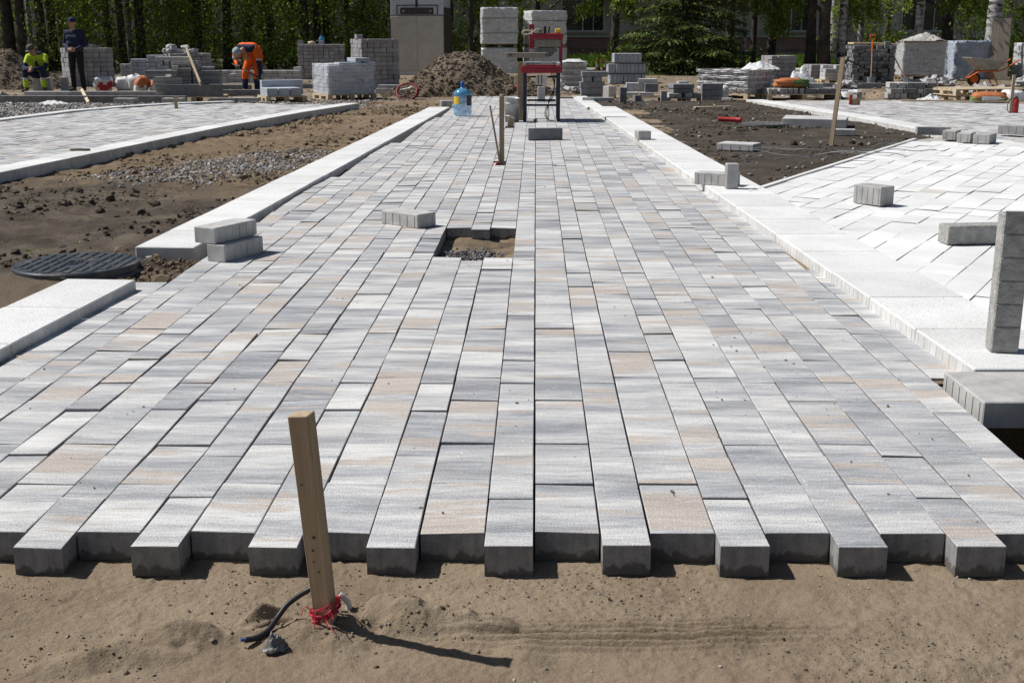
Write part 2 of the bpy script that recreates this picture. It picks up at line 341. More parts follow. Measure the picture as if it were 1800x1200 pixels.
M['panel'] = mat_plain('balcony_panel', (.30, .31, .32), .7)
M['film'] = make_film('stretch_film', .42); M['film2'] = make_film('milky_film', .72, (.78, .79, .80)); M['sheet'] = mat_rough('white_sheet', [(.3, (.55, .55, .56)), (.7, (.74, .74, .74))], 4, .5, 12, .8, .04)
M['bag'] = mat_rough('white_sack', [(.3, (.55, .55, .55)), (.7, (.76, .75, .73))], 8, .6, 30, .6, .02); M['bago'] = mat_rough('orange_sack', [(.3, (.36, .10, .04)), (.7, (.55, .22, .09))], 7, .6, 30, .6, .02)
M['bagg'] = mat_rough('green_sack', [(.3, (.05, .10, .03)), (.7, (.16, .24, .08))], 7, .6, 30, .6, .02); M['bagr'] = mat_rough('red_sack', [(.3, (.35, .02, .03)), (.7, (.55, .06, .05))], 7, .6, 30, .6, .02)
M['tarp'] = mat_rough('blue_grey_film', [(.3, (.26, .31, .40)), (.7, (.50, .54, .60))], 5, .4, 14, .7, .04)
M['skin'] = mat_plain('skin', (.42, .24, .16), .6, dirt=.15); M['fnavy'] = mat_plain('navy_cloth', (.018, .026, .062), .9, dirt=.3, bs_=.5)
M['fblack'] = mat_plain('black_cloth', (.017, .017, .019), .9, dirt=.3, bs_=.5); M['fgrey'] = mat_plain('grey_cloth', (.11, .105, .10), .9, dirt=.3, bs_=.5)
M['florange'] = mat_plain('hi_vis_orange', (.85, .13, .012), .8, dirt=.3, bs_=.5); M['flime'] = mat_plain('hi_vis_lime', (.48, .68, .03), .8, dirt=.25, bs_=.5)
M['refl'] = mat_plain('reflective_tape', (.5, .5, .5), .4, dirt=.2); M['boot'] = mat_plain('dusty_boot', (.10, .09, .075), .9, dirt=.4); M['cap2'] = mat_plain('pale_blue_cap', (.30, .38, .42), .8, dirt=.2)
M['wet'] = mat_rough('manhole_plastic', [(.3, (.035, .041, .052)), (.55, (.06, .067, .08)), (.72, (.15, .135, .115))], 9, .36, 90, .3, .003, 0, .55)
m_, nt_, bs_ = new_mat('blue_bottle_plastic'); bs_.inputs['Base Color'].default_value = (.12, .40, .66, 1); bs_.inputs['Roughness'].default_value = .15; bs_.inputs['Alpha'].default_value = .5
bs_.inputs['Specular IOR Level'].default_value = .6; M['bottle'] = m_
M['hose'] = mat_plain('faded_red_hose', (.28, .035, .035), .6, dirt=.5); M['bluecap'] = mat_plain('blue_cap', (.02, .10, .35), .4)

# ------------------------------------------------------------------ layout lines (metres; x right, y away, paving top at z = 0)
KL = lambda y: -2.28 + .0365 * y            # right edge of the left kerb
KR = lambda y: 1.80 - .041 * y              # left edge of the right kerb
WL, WR, KZ, KZL = .36, .45, .056, .03
def in_view(x, y, z=0, mg=.02):
    f = LENS / 36; fx, fy = -math.sin(YAW) * math.cos(PITCH), math.cos(YAW) * math.cos(PITCH); v = Vector((x, y, z - CAM_H))
    w = v.dot(Vector((fx, fy, -math.sin(PITCH))))
    if w < .1: return False
    u = v.dot(Vector((math.cos(YAW), math.sin(YAW), 0))) / w * f
    up = v.dot(Vector((math.cos(YAW), math.sin(YAW), 0)).cross(Vector((fx, fy, -math.sin(PITCH))))) / w * f
    return abs(u) < .5 + mg and abs(up) < .333 + mg
def poly_mask(poly):
    P = np.array(poly)
    def f(x, y):
        ins = np.zeros(np.shape(x), bool); n = len(P)
        for i in range(n):
            x1, y1 = P[i]; x2, y2 = P[(i + 1) % n]
            c = ((y1 > y) != (y2 > y)) & (x < (x2 - x1) * (y - y1) / (y2 - y1 + 1e-12) + x1); ins ^= c
        return ins
    return f

# ground sheet out to the horizon
TX0, TX1, TY0, TY1 = 1.52, 2.6, 3.15, 4.30                      # open trench at the kerb end
gx, gy = [-400, TX0, TX1, 400], [-60, TY0, TY1, 700]
gv = [(x, y, -.13) for y in gy for x in gx] + [(x, y, -.55) for y in (TY0, TY1) for x in (TX0, TX1)]
gf = [(r * 4 + c, r * 4 + c + 1, r * 4 + c + 5, r * 4 + c + 4) for r in range(3) for c in range(3) if (r, c) != (1, 1)] + [(16, 17, 19, 18), (5, 6, 17, 16), (6, 10, 19, 17), (10, 9, 18, 19), (9, 5, 16, 18)]
g = obj('ground', np_mesh('ground', gv, gf, M['ground'])); tag(g, kind='structure')
def z_site(X, Y): return -.085 + .03 * fbm(X * .7, Y * .7, 5) + .012 * fbm(X * 5, Y * 5, 3)
tag(obj('site_ground', grid_mesh('site_ground', -22, 22, 20.2, 47, .14, z_site, M['ground'])), kind='structure')

# bedding sand in front of the laying edge
def z_sand(X, Y):
    z = -.082 + .006 * fbm(X * 3, Y * 3, 5) + .0045 * fbm(X * 22, Y * 22, 4) * (1 + fbm(X * 1.7 + 5, Y * 1.7, 2)) + .0013 * fbm(X * 95, Y * 95, 2) * (1 + 1.6 * fbm(X * 3, Y * 3 + 7, 2)) + .004 * fbm(X * 2.2, Y * 16 + 3, 3)
    def bumpf(cx, cy, rx, ry, h, a=0):
        c, s = math.cos(a), math.sin(a); dx, dy = X - cx, Y - cy; u = (dx * c + dy * s) / rx; v = (-dx * s + dy * c) / ry
        d = np.sqrt(u * u + v * v) + .35 * fbm(X * 14, Y * 14, 3); return 1.55 * h * np.clip(1 - d, 0, 1) ** 1.1
    z = z + bumpf(-.30, 2.535, .26, .075, .040, -.10) + bumpf(-.52, 2.46, .17, .09, .022) + bumpf(-.36, 2.58, .12, .04, .022)
    z = z + bumpf(-.80, 2.44, .16, .06, .040, .08) + bumpf(-.95, 2.33, .24, .06, .022, .3) + bumpf(-.64, 2.55, .07, .022, .03, .7) - bumpf(-.60, 2.52, .06, .018, .03, .7)
    z = z + bumpf(-.02, 2.36, .07, .10, .012, .2) + bumpf(.9, 2.33, .25, .05, .009, .1)
    far = np.clip((X + .25) / .3, 0, 1) * np.clip((.75 - X) / .4, 0, 1)
    z = z + far * .012 * np.sin((Y - .05 * X) * 230 + 2 * fbm(X * 3, Y * 9, 2)) * np.clip(1 - np.abs(Y - 2.47 - .05 * X) / .10, 0, 1)
    z = z - .016 * np.clip(1 - np.abs(Y - 2.485 - .05 * X) / .012, 0, 1) * far
    z = z + .005 * np.clip(vnoise(X * 60, Y * 60) - .70, 0, 1) * 4 * np.clip(.4 + 1.6 * fbm(X * 2.3, Y * 3, 3), 0, 1)
    return z
tag(obj('sand_bed', grid_mesh('sand_bed', -1.6, 1.6, 2.05, 3.1, .0052, z_sand, M['sand'])), kind='structure')
P = np.stack([rng.uniform(-1.5, 1.4, 9000), rng.uniform(2.15, 2.86, 9000)], 1); k = (fbm(P[:, 0] * 3, P[:, 1] * 3, 3) + rng.normal(0, .22, 9000)) > .13; P = P[k]
S = np.clip(rng.lognormal(-6.5, .5, len(P)), .0009, .006); Z = z_sand(P[:, 0], P[:, 1]); rocks('sand_crumbs', np.c_[P, Z + S * .3], S, M['crumb'], .8)
P = np.stack([rng.normal(-.42, .2, 200), rng.normal(2.5, .06, 200)], 1); P = P[P[:, 1] < 2.72]; S = rng.uniform(.002, .007, len(P)) * rng.random(len(P)) ** .5; rocks('damp_sand_crumbs', np.c_[P, z_sand(P[:, 0], P[:, 1]) + S * .2], S, M['crumb'], .8)
P = np.stack([rng.uniform(-1.2, 1.2, 90), rng.uniform(2.2, 2.8, 90)], 1); S = rng.uniform(.0015, .0045, 90); rocks('pale_grit', np.c_[P, z_sand(P[:, 0], P[:, 1]) + S * .4], S, M['gravel'], .8)

# ------------------------------------------------------------------ main paving: bedding sheet + pavers
MOD, NW, WW = .2985, .1275, .171
paving = obj('paving', grid_mesh('paving', -2.3, 1.9, 3.0, 26, .1, lambda X, Y: -.083 + .006 * fbm(X * 4, Y * 4, 3) + .072 * np.clip((X - .15 + .5 * fbm(X * .8, Y * .8, 2)) / .3, 0, 1) * np.clip((Y - 3.5) / .3, 0, 1), M['sand'], lambda x, y: ~((x > 1.44) & (y < 4.3)))); tag(paving, kind='structure')
wide_rows = [2.87, 3.211, 3.559, 4.023, 4.314, 4.689, 5.08, 5.471, 5.802]; nar_rows = [2.781, 3.109, 3.45, 3.906, 4.246, 4.56, 4.99, 5.35, 5.70]
rr = random.Random(5)
while wide_rows[-1] < 25.2:
    s = rr.choice([.341, .341, .348, .464, .29, .375]); wide_rows.append(wide_rows[-1] + s); nar_rows.append(wide_rows[-1] - .10 + rr.uniform(-.02, .02))
HOLES = [(-.60, -.43, 6.93, 7.98), (-.43, -.29, 6.80, 7.90), (-.29, -.118, 6.93, 7.98), (-.52, -.285, 11.88, 12.10), (-.43, -.27, 16.7, 16.95)]
def paver_data(x0, x1, y0, y1, z, th=.082, b=.0017, skew=0, ang=0):
    cx, cy = (x0 + x1) / 2, (y0 + y1) / 2; tx, ty = rng.normal(0, .0022), rng.normal(0, .0018)
    q = []
    for (zz, ins) in ((z - th, 0), (z - b, 0), (z, b)):
        for (x, y) in ((x0 + ins, y0 + ins), (x1 - ins, y0 + ins), (x1 - ins, y1 - ins), (x0 + ins, y1 - ins)):
            if zz == z: x += rng.normal(0, .0006); y += rng.normal(0, .0008)
            q.append((x - cx, y - cy, zz + (tx * (x - cx) / .1 * .6 + ty * (y - cy) / .1 * .6 if zz > z - th else 0)))
    V = np.array(q)
    F = [(0, 1, 5, 4), (1, 2, 6, 5), (2, 3, 7, 6), (3, 0, 4, 7), (4, 5, 9, 8), (5, 6, 10, 9), (6, 7, 11, 10), (7, 4, 8, 11), (8, 9, 10, 11)]
    off = rng.uniform(0, 60, 2); uv = np.array([[V[i][0] + off[0], V[i][1] + off[1]] for f in F for i in f])
    a = ang + rng.normal(0, .0016); c, s = math.cos(a), math.sin(a)
    W = V.copy(); W[:, 0] = V[:, 0] * c - V[:, 1] * s; W[:, 1] = V[:, 0] * s + V[:, 1] * c
    return W, np.array(F), uv, (cx, cy)
def lay(parent, cells, mats, mi, n_single=300, pick=None, nm='paver'):
    """cells: list of (x0,x1,y0,y1,z,ang,place(cx,cy)->xy or None). The largest in view become objects, the rest one joined part."""
    seen = sorted((c for c in cells if pick(c)), key=lambda c: pick(c)); single = set(id(c) for c in seen[:n_single])
    AV, AF, AU, AM = [], [], [], []; nb = 0
    for c in cells:
        W, F, uv, (cx, cy) = paver_data(*c[:4], c[4], ang=c[5]); p = c[6](cx, cy) if c[6] else (cx, cy); mm = c[7] if len(c) > 7 else None
        mtl = mats if mm is None else mm
        if id(c) in single or mm is not None:
            obj(nm, np_mesh(nm, W, F, mtl, mi, uv), parent, (p[0], p[1], 0))
        else:
            W = W + np.array([p[0], p[1], 0]); AV.append(W); AF.append(F + nb); AU.append(uv); AM += list(mi); nb += len(W)
    if AV:
        o = obj(nm + '_field', np_mesh(nm + '_field', np.concatenate(AV), np.concatenate(AF), mats, AM, np.concatenate(AU)), parent); o['kind'] = 'stuff'
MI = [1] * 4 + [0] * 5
cells = []
def hole(x, y): return any(a < x < b and c < y < d for a, b, c, d in HOLES)
for kcol in range(-8, 7):
    for (x0, w, rows) in ((.003 + MOD * kcol, WW, wide_rows), (-.1255 + MOD * kcol, NW, nar_rows)):
        x1 = x0 + w - .0028; jit = rr.uniform(-.006, .006)
        for i in range(len(rows) - 1):
            y0, y1 = rows[i] + .0155 * x0 + (jit if i else 0) + rr.uniform(-.002, .002), rows[i + 1] + .0155 * x0 + jit - .003
            if x0 < KL(y1) - .035: continue
            if x1 > KR(y1) + .14 or (y0 < 4.22 and x1 > 1.56): continue
            if hole((x0 + x1) / 2, (y0 + y1) / 2): continue
            z = rr.gauss(0, .0012)
            cells.append((x0 + .0019 + rr.uniform(-.0008, .0008), x1 + rr.uniform(-.0008, .0008), y0, y1, z, 0, None))
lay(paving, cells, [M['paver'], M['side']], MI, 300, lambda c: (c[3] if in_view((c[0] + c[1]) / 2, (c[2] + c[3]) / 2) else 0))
P = np.stack([rng.uniform(-1.9, 1.45, 2600), rng.uniform(2.95, 14, 2600)], 1); P = P[fbm(P[:, 0] * 1.1, P[:, 1] * .8, 3) + rng.normal(0, .25, len(P)) > .12]; P = P[[not hole(x, y) and KL(y) + .2 < x < KR(y) - .25 for x, y in P]]; S = np.clip(rng.lognormal(-6.3, .5, len(P)), .001, .008); rocks('paving_grit', np.c_[P, S * .3 + .001], S, M['crumb'], .7)
# gravel and sand in the open square of the paving
P = np.stack([rng.uniform(-.58, -.18, 520), rng.uniform(6.75, 7.45, 520)], 1); k = (np.abs(P[:, 0] + .40) * 1.1 + np.abs(P[:, 1] - 7.1) * .8) < .32 + rng.normal(0, .05, 520); P = P[k]; P = P[(P[:, 1] > 6.84) | (np.abs(P[:, 0] + .36) < .05)]
S = rng.uniform(.006, .016, len(P)) * np.where(rng.random(len(P)) < .6, 1, .6); rocks('hole_gravel', np.c_[P, -.08 + S * .4 + rng.random(len(P)) * .03], S, M['gravelb'], .75)
tag(obj('hole_sand', grid_mesh('hole_sand', -.62, -.1, 6.68, 8.0, .02, lambda X, Y: -.082 + .035 * fbm(X * 9, Y * 6, 5) + .02 * (Y - 7.4), M['soilL'])), kind='structure')
# ------------------------------------------------------------------ kerbs
def slab_mesh(w, l, h, ribs=-1):
    mb = MB(); mb.box((0, 0, -h / 2), (w, l, h), bev=.005); mb.m = [1] * len(mb.f); mb.m[5] = 0
    for i, f in enumerate(mb.f):
        if min(mb.v[j][2] for j in f) > -.006: mb.m[i] = 0
    if ribs:
        mb.cur = 1; n = int(l / .062)
        for i in range(n): mb.box((ribs * (w / 2 + .0002), -l / 2 + (i + .5) * l / n, -h / 2), (.0022, .006, h - .02))
    return mb.mesh('kerb_slab', [M['kerb'], M['kerbside']])
def slabs_along(parent, pts, w, l, h, ztop, side=1, ribs=-1, gap=.008, me=None):
    """slabs along a polyline (their near edge line), laid to its left (side -1) or right (+1)"""
    me = me or slab_mesh(w, l - gap, h, ribs)
    for (a, b) in zip(pts[:-1], pts[1:]):
        a, b = Vector(a), Vector(b); d = b - a; n = max(1, round(d.length / l)); u = d.normalized(); nrm = Vector((u.y, -u.x)) * side
        for i in range(n):
            c = a + d * ((i + .5) / n) + nrm * (w / 2); o = obj('kerb_slab', me, parent, (c.x, c.y, ztop + random.gauss(0, .0012)), (0, random.gauss(0, .002), math.atan2(u.y, u.x) - math.pi / 2 + random.gauss(0, .0015)), (1, d.length / n / l, 1))
kl = empty('left_kerb'); tag(kl, kind='structure')
slabs_along(kl, [(-2.18, 3.28), (-2.022, 5.88)], WL, .65, .2, .05, -1, 1)
slabs_along(kl, [(KL(6.95), 6.95), (KL(21.2), 21.2)], WL, .62, .2, KZL, -1, 1)
kr = empty('right_kerb'); tag(kr, kind='structure')
slabs_along(kr, [(KR(4.26), 4.26), (KR(21.0), 21.0)], WR, .62, .2, KZ, 1, -1)
slabs_along(kr, [(KR(21.3) - .02, 21.3), (KR(25) - .02, 25.2)], .3, .62, .2, KZ - .03, 1, -1)
K2 = [(-5.35, 6.6), (-4.95, 9.6), (-4.78, 11.0), (-4.567, 12.915), (-4.191, 16.334), (-3.75, 19.2), (-3.2, 21.9)]
k2 = empty('far_left_kerb'); tag(k2, kind='structure'); slabs_along(k2, K2, .30, .8, .24, KZ, -1, 1)
K3 = [(-8.1, 14.5), (-7.79, 17.41), (-7.54, 19.61), (-7.1, 20.9), (-6.5, 21.9), (-5.6, 22.5)]
k3 = empty('back_left_kerb'); tag(k3, kind='structure'); slabs_along(k3, K3, .22, .8, .2, KZ, -1, 1)
K4 = [(5.75, 10.0), (5.36, 12.6), (5.12, 15.2), (4.83, 18.3), (4.03, 23.3)]
k4 = empty('far_right_kerb'); tag(k4, kind='structure'); slabs_along(k4, K4, .34, .8, .2, KZ, 1, -1)

tag(obj('kerb_sand_fill', grid_mesh('kerb_sand_fill', .6, 1.7, 3.85, 24, .03, lambda X, Y: -.03 + .012 * fbm(X * 6, Y * 3, 4), M['sand'], lambda x, y: ((x > KR(y) - .26) & (x < KR(y) + .05) & (y > 4.3)) | ((x > 1.45) & (x < 1.6) & (y > 3.9) & (y < 4.35)))), kind='structure')
# ------------------------------------------------------------------ white paving on the right (laid on a slant)
u = Vector((.495, .869)); v = Vector((.869, -.495)); O = Vector((1.835, 9.77)); ANG = math.atan2(u.y, u.x) - math.pi / 2
white = obj('white_paving', np_mesh('white_paving', [(1.9, 3.2, .039), (6.6, 3.2, .039), (6.6, 9.9, .039), (1.9, 9.8, .039), (5.4, 15.2, .039), (4.6, 14.5, .039)], [(0, 1, 2, 3), (3, 2, 4, 5)], M['road'])); tag(white, kind='structure')
wp = []; wr = random.Random(11); off = .075
while off < 6.2:
    w = .171 if (len(wp) % 2) else .20; s = -9.5 + wr.uniform(0, .3); wp.append(1)
    while s < 6.0:
        l = wr.choice([.34, .34, .46, .29]); c = O + u * (s + l / 2) + v * (off + w / 2)
        x, y = c
        ok = all((O + u * (s + a * l) + v * (off + b * w)).x > KR((O + u * (s + a * l) + v * (off + b * w)).y) + .06 for a in (0, 1) for b in (0, 1)) and s + l < 5.35 and y > 3.2 and x < 6.8 and x < 5.6 - .11 * (y - 11.5) + .05
        if ok:
            zz = .051 + wr.gauss(0, .0014); place = (lambda cx, cy, c=c: (c.x, c.y))
            gq = .0016 if wr.random() < .75 else .0028; cc = (-w / 2 + gq, w / 2 - gq, -l / 2 + gq, l / 2 - gq, zz, ANG, place)
            if wr.random() < .012: cc = cc + ([M['cream'], M['side']],)
            wp2 = cc; cells_w = globals().setdefault('cells_w', []); cells_w.append((cc, c))
        s += l
    off += w
lut = {id(c): p for c, p in cells_w}
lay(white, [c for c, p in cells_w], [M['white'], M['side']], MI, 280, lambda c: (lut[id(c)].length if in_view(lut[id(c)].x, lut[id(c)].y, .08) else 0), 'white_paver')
# white slab under the standing bar, edging strip along the soil
slab = MB(); slab.prism([(KR(4.26) + WR + .004, 4.26), (2.9, 4.26), (2.9, 4.94), (KR(4.94) + WR + .03, 4.94)], -.08, .0555); slab.build('kerb_slab', [M['kerb']], kr)
ed = empty('soil_edging'); tag(ed, kind='structure'); em = MB(); em.box((0, 0, 0), (.05, .96, .1), bev=.004); eme = em.mesh('edging', M['kerb'])
for i in range(6):
    c = O + u * (.5 + i * .97 - .42) + v * .03; obj('edging', eme, ed, (c.x, c.y, .008), (0, 0, ANG))

# ------------------------------------------------------------------ far pavings (too flat to pick pavers apart)
def far_paving(name, poly, ang, z, bbox):
    base = obj(name, np_mesh(name, [(x, y, z - .05) for x, y in poly[:4]], [(0, 1, 2, 3)], M['sand'])); tag(base, kind='structure')
    mk = poly_mask(poly); AV, AF, AU = [], [], []; nb = 0; c0, s0 = math.cos(ang), math.sin(ang); cx, cy = (bbox[0] + bbox[1]) / 2, (bbox[2] + bbox[3]) / 2; Rr = max(bbox[1] - bbox[0], bbox[3] - bbox[2]) * .75
    x = -Rr; kk = 0
    while x < Rr:
        w = WW if kk % 2 else NW; kk += 1; y = -Rr + rr.uniform(0, .3)
        while y < Rr:
            l = rr.choice([.34, .34, .46, .29]); px, py = cx + (x + w / 2) * c0 - (y + l / 2) * s0, cy + (x + w / 2) * s0 + (y + l / 2) * c0
            if mk(np.array([px]), np.array([py]))[0]:
                W, F, uv, _ = paver_data(0, w - .005, 0, l - .005, z + rr.gauss(0, .0012), ang=ang); AV.append(W + np.array([px, py, 0])); AF.append(F[4:] + nb); AU.append(uv[16:]); nb += len(W)
            y += l
        x += w
    o = obj('paver_field', np_mesh('paver_field', np.concatenate(AV), np.concatenate(AF), [M['paver']], None, np.concatenate(AU)), base); o['kind'] = 'stuff'
far_paving('left_paving', [(-5.3, 6.9), (-5.1, 9.6), (-4.95, 11.0), (-4.74, 12.9), (-4.36, 16.3), (-3.92, 19.2), (-3.4, 21.8), (-5.6, 22.4), (-6.5, 21.8), (-7.1, 20.8), (-7.54, 19.6), (-7.79, 17.4), (-8.1, 14.5), (-8, 7)], R(-8), .03, (-8, -3, 7, 22.5))
far_paving('right_paving', [(6.0, 10), (5.7, 12.6), (5.46, 15.2), (5.17, 18.3), (4.38, 23.2), (7.2, 23.6), (12, 22.8), (12, 10)], R(10), .03, (4, 12, 10, 24))

# ------------------------------------------------------------------ soil strips
def z_soilL(X, Y): return -.05 + .04 * fbm(X * 1.3, Y * 1.3, 5) + .011 * fbm(X * 19, Y * 19, 3) + .03 * fbm(X * 7, Y * 7, 4) * np.clip(.8 + 1.5 * fbm(X * .9 + 4, Y * .9, 2), .25, 1.6) + .03 * np.clip(fbm(X * 4 + 3, Y * 4, 3), 0, 1) * (Y < 11) - .03 * np.clip((X + 2.25) / .2, 0, 1) * (Y < 8) + .045 * np.exp(-((X + 2.85) / .35) ** 2 - ((Y - 6.15) / .22) ** 2)
mkL = poly_mask([(-8, 4), (KL(3) + .12, 3), (KL(5.7) + .12, 5.7), (-1.75, 5.8), (-1.75, 7), (KL(7.2) + .1, 7.2), (KL(21.5) - .15, 21.5), (-1.2, 24.5), (-3.3, 24.5), (-3.3, 21.7)] + [(x - .1, y) for x, y in K2[::-1]][1:])
# brown sand and black topsoil run into each other
m, nt, bs = new_mat('mixed_soil'); co = geo_pos(nt); sep = nt.nodes.new('ShaderNodeSeparateXYZ'); nt.links.new(co, sep.inputs[0])
n1 = noise(nt, co, .9, 6, .65); yy = math_(nt, 'MULTIPLY_ADD', n1, 9.0, sep.outputs[1])
cb = ramp(nt, noise(nt, co, 2.3, 7, .7), [(.3, (.19, .137, .088)), (.55, (.295, .22, .147)), (.75, (.38, .302, .215))])
ck = ramp(nt, noise(nt, co, 2.0, 7, .75), [(.3, (.075, .06, .048)), (.5, (.15, .123, .097)), (.7, (.26, .215, .167))])
c = mix(nt, ramp(nt, math_(nt, 'DIVIDE', yy, 30), [(.475, 0.), (.53, 1.)]), ck, cb)
xx = math_(nt, 'SUBTRACT', math_(nt, 'MULTIPLY_ADD', n1, 1.2, sep.outputs[1]), 6.75)
c = mix(nt, ramp(nt, math_(nt, 'DIVIDE', xx, 4), [(.0, 1.), (.12, 0.)]), c, (.25, .20, .142))
f = noise(nt, co, 150, 4, .7); c = mix(nt, .6, c, ramp(nt, f, [(.2, .2), (.5, .5), (.8, .8)]), 'OVERLAY'); nt.links.new(c, bs.inputs['Base Color']); bs.inputs['Roughness'].default_value = .97; bs.inputs['Specular IOR Level'].default_value = .1
bump(nt, bs, noise(nt, co, 45, 7, .8), 1, .035)
tag(obj('left_soil', grid_mesh('left_soil', -5.4, -1.3, 4.4, 24.4, .023, z_soilL, m, mkL)), kind='structure')
def z_soilR(X, Y): return -.005 + .03 * fbm(X * 1.3, Y * 1.3, 5) + .016 * fbm(X * 7, Y * 7, 4)
mkR = poly_mask([(KR(9.3) + .3, 9.3), (KR(24) + .3, 24), (4.2, 24), (5.0, 18.3), (5.25, 15.2), (4.75, 14.5)])
tag(obj('right_soil', grid_mesh('right_soil', .9, 5.5, 9.2, 24, .032, z_soilR, M['soilD'], mkR)), kind='structure')
def scat(n, x0, x1, y0, y1, mask=None, dens=None):
    P = np.stack([rng.uniform(x0, x1, n), rng.uniform(y0, y1, n)], 1)
    if mask is not None: P = P[mask(P[:, 0], P[:, 1])]
    if dens is not None: P = P[dens(P[:, 0], P[:, 1]) > rng.random(len(P))]
    return P
kerbfreeL = lambda X, Y: (X < KL(Y) - WL - .02)
P = scat(30000, -5, -1.4, 6.2, 24, lambda X, Y: mkL(X, Y) & kerbfreeL(X, Y), lambda X, Y: np.clip(.22 + fbm(X * 1.5, Y * 1.5, 3) * 1.5, 0, 1)); S = np.clip(rng.lognormal(-4.7, .6, len(P)), .003, .05)
dk = P[:, 1] + 4 * fbm(P[:, 0] * .9, P[:, 1] * .9, 3) < 11
rocks('black_soil_clods', np.c_[P, z_soilL(P[:, 0], P[:, 1]) + S * .3][dk], S[dk], M['clod'], .75, .45); rocks('brown_soil_clods', np.c_[P, z_soilL(P[:, 0], P[:, 1]) + S * .3][~dk], S[~dk], M['clodb'], .75, .45)
P = scat(14000, -4.3, -2.0, 10.4, 16.5, lambda X, Y: mkL(X, Y) & kerbfreeL(X, Y), lambda X, Y: np.clip(1.25 - np.abs(Y - 12.4 - .9 * (X + 2.8)) / 1.5 - np.abs(X + 2.85) / 1.6 + fbm(X * 3, Y * 2, 3) * .9, 0, 1)); S = rng.uniform(.005, .019, len(P)); rocks('left_soil_gravel', np.c_[P, z_soilL(P[:, 0], P[:, 1]) + S * .4], S, M['gravel'], .75)
P = scat(16000, 1.0, 5.2, 9.4, 24, lambda X, Y: mkR(X, Y) & (X > KR(Y) + WR + .03), lambda X, Y: np.clip(.3 + fbm(X * 1.6, Y * 1.6, 3) * 1.2, 0, 1)); S = np.clip(rng.lognormal(-4.8, .6, len(P)), .004, .05); rocks('right_soil_clods', np.c_[P, z_soilR(P[:, 0], P[:, 1]) + S * .3], S, M['clod'], .75, .45)
P = scat(260, 1.0, 5.2, 9.4, 24, lambda X, Y: mkR(X, Y) & (X > KR(Y) + WR + .03)); S = rng.uniform(.006, .03, len(P)); rocks('right_soil_pebbles', np.c_[P, z_soilR(P[:, 0], P[:, 1]) + S * .4], S, M['gravel'], .7)
P = scat(3500, -10.5, -7.3, 19.5, 23.5, lambda X, Y: X < -7.9 + (Y - 17) * .12); S = rng.uniform(.01, .035, len(P)); rocks('back_left_gravel', np.c_[P, np.full(len(P), -.05) + S * .4], S, M['gravel'], .7)
P = scat(2600, -6.5, -2.5, 22.2, 25.5); S = rng.uniform(.008, .028, len(P)); rocks('back_gravel', np.c_[P, z_site(P[:, 0], P[:, 1]) + S * .4], S, M['gravel'], .7)
P = scat(5000, -15, 16, 21, 40); S = np.clip(rng.lognormal(-4.2, .6, len(P)), .008, .08); rocks('site_rubble', np.c_[P, z_site(P[:, 0], P[:, 1]) + S * .2], S, M['clodb'], .6, .4)
# weeds: small green sprigs
def blades(name, P, n, L, W, mat, spread=.6, parent=None):
    N = len(P) * n; B = np.repeat(P, n, 0); a = rng.random(N) * 6.283; t = rng.random(N) * spread; l = L * (.5 + rng.random(N)); w = W * (.6 + .8 * rng.random(N))
    d = np.stack([np.cos(a) * np.sin(t), np.sin(a) * np.sin(t), np.cos(t)], 1) * l[:, None]; s = np.stack([-np.sin(a), np.cos(a), 0 * a], 1) * w[:, None]
    V = np.stack([B - s, B + s, B + d * .6 + s * .8, B + d], 1); V[:, 3, 2] -= .1 * l * t
    return obj(name, np_mesh(name, V.reshape(-1, 3), np.arange(N * 4).reshape(-1, 4), mat), parent)
P = scat(150, 1.6, 5.0, 9.8, 22, lambda X, Y: mkR(X, Y) & (X > KR(Y) + WR + .05)); tag(blades('soil_weeds', np.c_[P, z_soilR(P[:, 0], P[:, 1])], 5, .025, .006, M['grass'], 1.3), kind='stuff')
P = scat(80, -5, -2.2, 7, 13, lambda X, Y: mkL(X, Y) & kerbfreeL(X, Y)); tag(blades('left_soil_weeds', np.c_[P, z_soilL(P[:, 0], P[:, 1])], 5, .022, .005, M['grass'], 1.3), kind='stuff')

# ================================================================== loose pieces near the camera
def ribbed(w, l, h, mat, ribs=5, end_ribs=0, bev=.004):
    """a concrete block w x l x h standing on z=0, spacer ribs on its long sides"""
    mb = MB(); mb.box((0, 0, h / 2), (w, l, h), bev=bev)
    for i in range(ribs):
        y = -l / 2 + (i + .5) * l / ribs
        for sx in (-1, 1): mb.box((sx * (w / 2 + .0012), y, h / 2), (.0035, .009, h - .02))
    for i in range(end_ribs):
        x = -w / 2 + (i + .5) * w / end_ribs
        for sy in (-1, 1): mb.box((x, sy * (l / 2 + .0012), h / 2), (.009, .0035, h - .02))
    return mb.mesh('block', mat)
def block(name, label, cat, loc, rz, size, mat='grey', ribs=5, end=0, rx=0, ry=0, group=None):
    o = obj(name, ribbed(size[0], size[1], size[2], M[mat], ribs, end), None, loc, (rx, ry, rz)); return tag(o, label, cat, group)
LG = 'loose pavers lying about the new paving'
block('paver', 'grey ribbed paver lying on the paving beside the open square', 'paver', (-.86, 8.03, .001), R(52), (.18, .34, .092), 'grey', 5, 3, group=LG)
block('paver', 'lower of two grey pavers stacked at the left kerb gap', 'paver', (-1.74, 6.80, .001), R(-24), (.125, .36, .098), 'grey', 6, group=LG)
block('paver', 'upper of two grey pavers stacked at the left kerb gap', 'paver', (-1.80, 6.84, .101), R(-25), (.15, .38, .092), 'grey', 6, group=LG)
block('paver', 'dark paver on edge on the paving in front of the masonry saw', 'paver', (.12, 14.8, .001), R(97), (.09, .42, .145), 'dark', 0, group=LG)
block('paver', 'small grey cube alone on the right kerb, near its far half', 'paver', (1.27, 14.25, KZ + .002), R(12), (.155, .16, .10), 'grey', 3, group=LG)
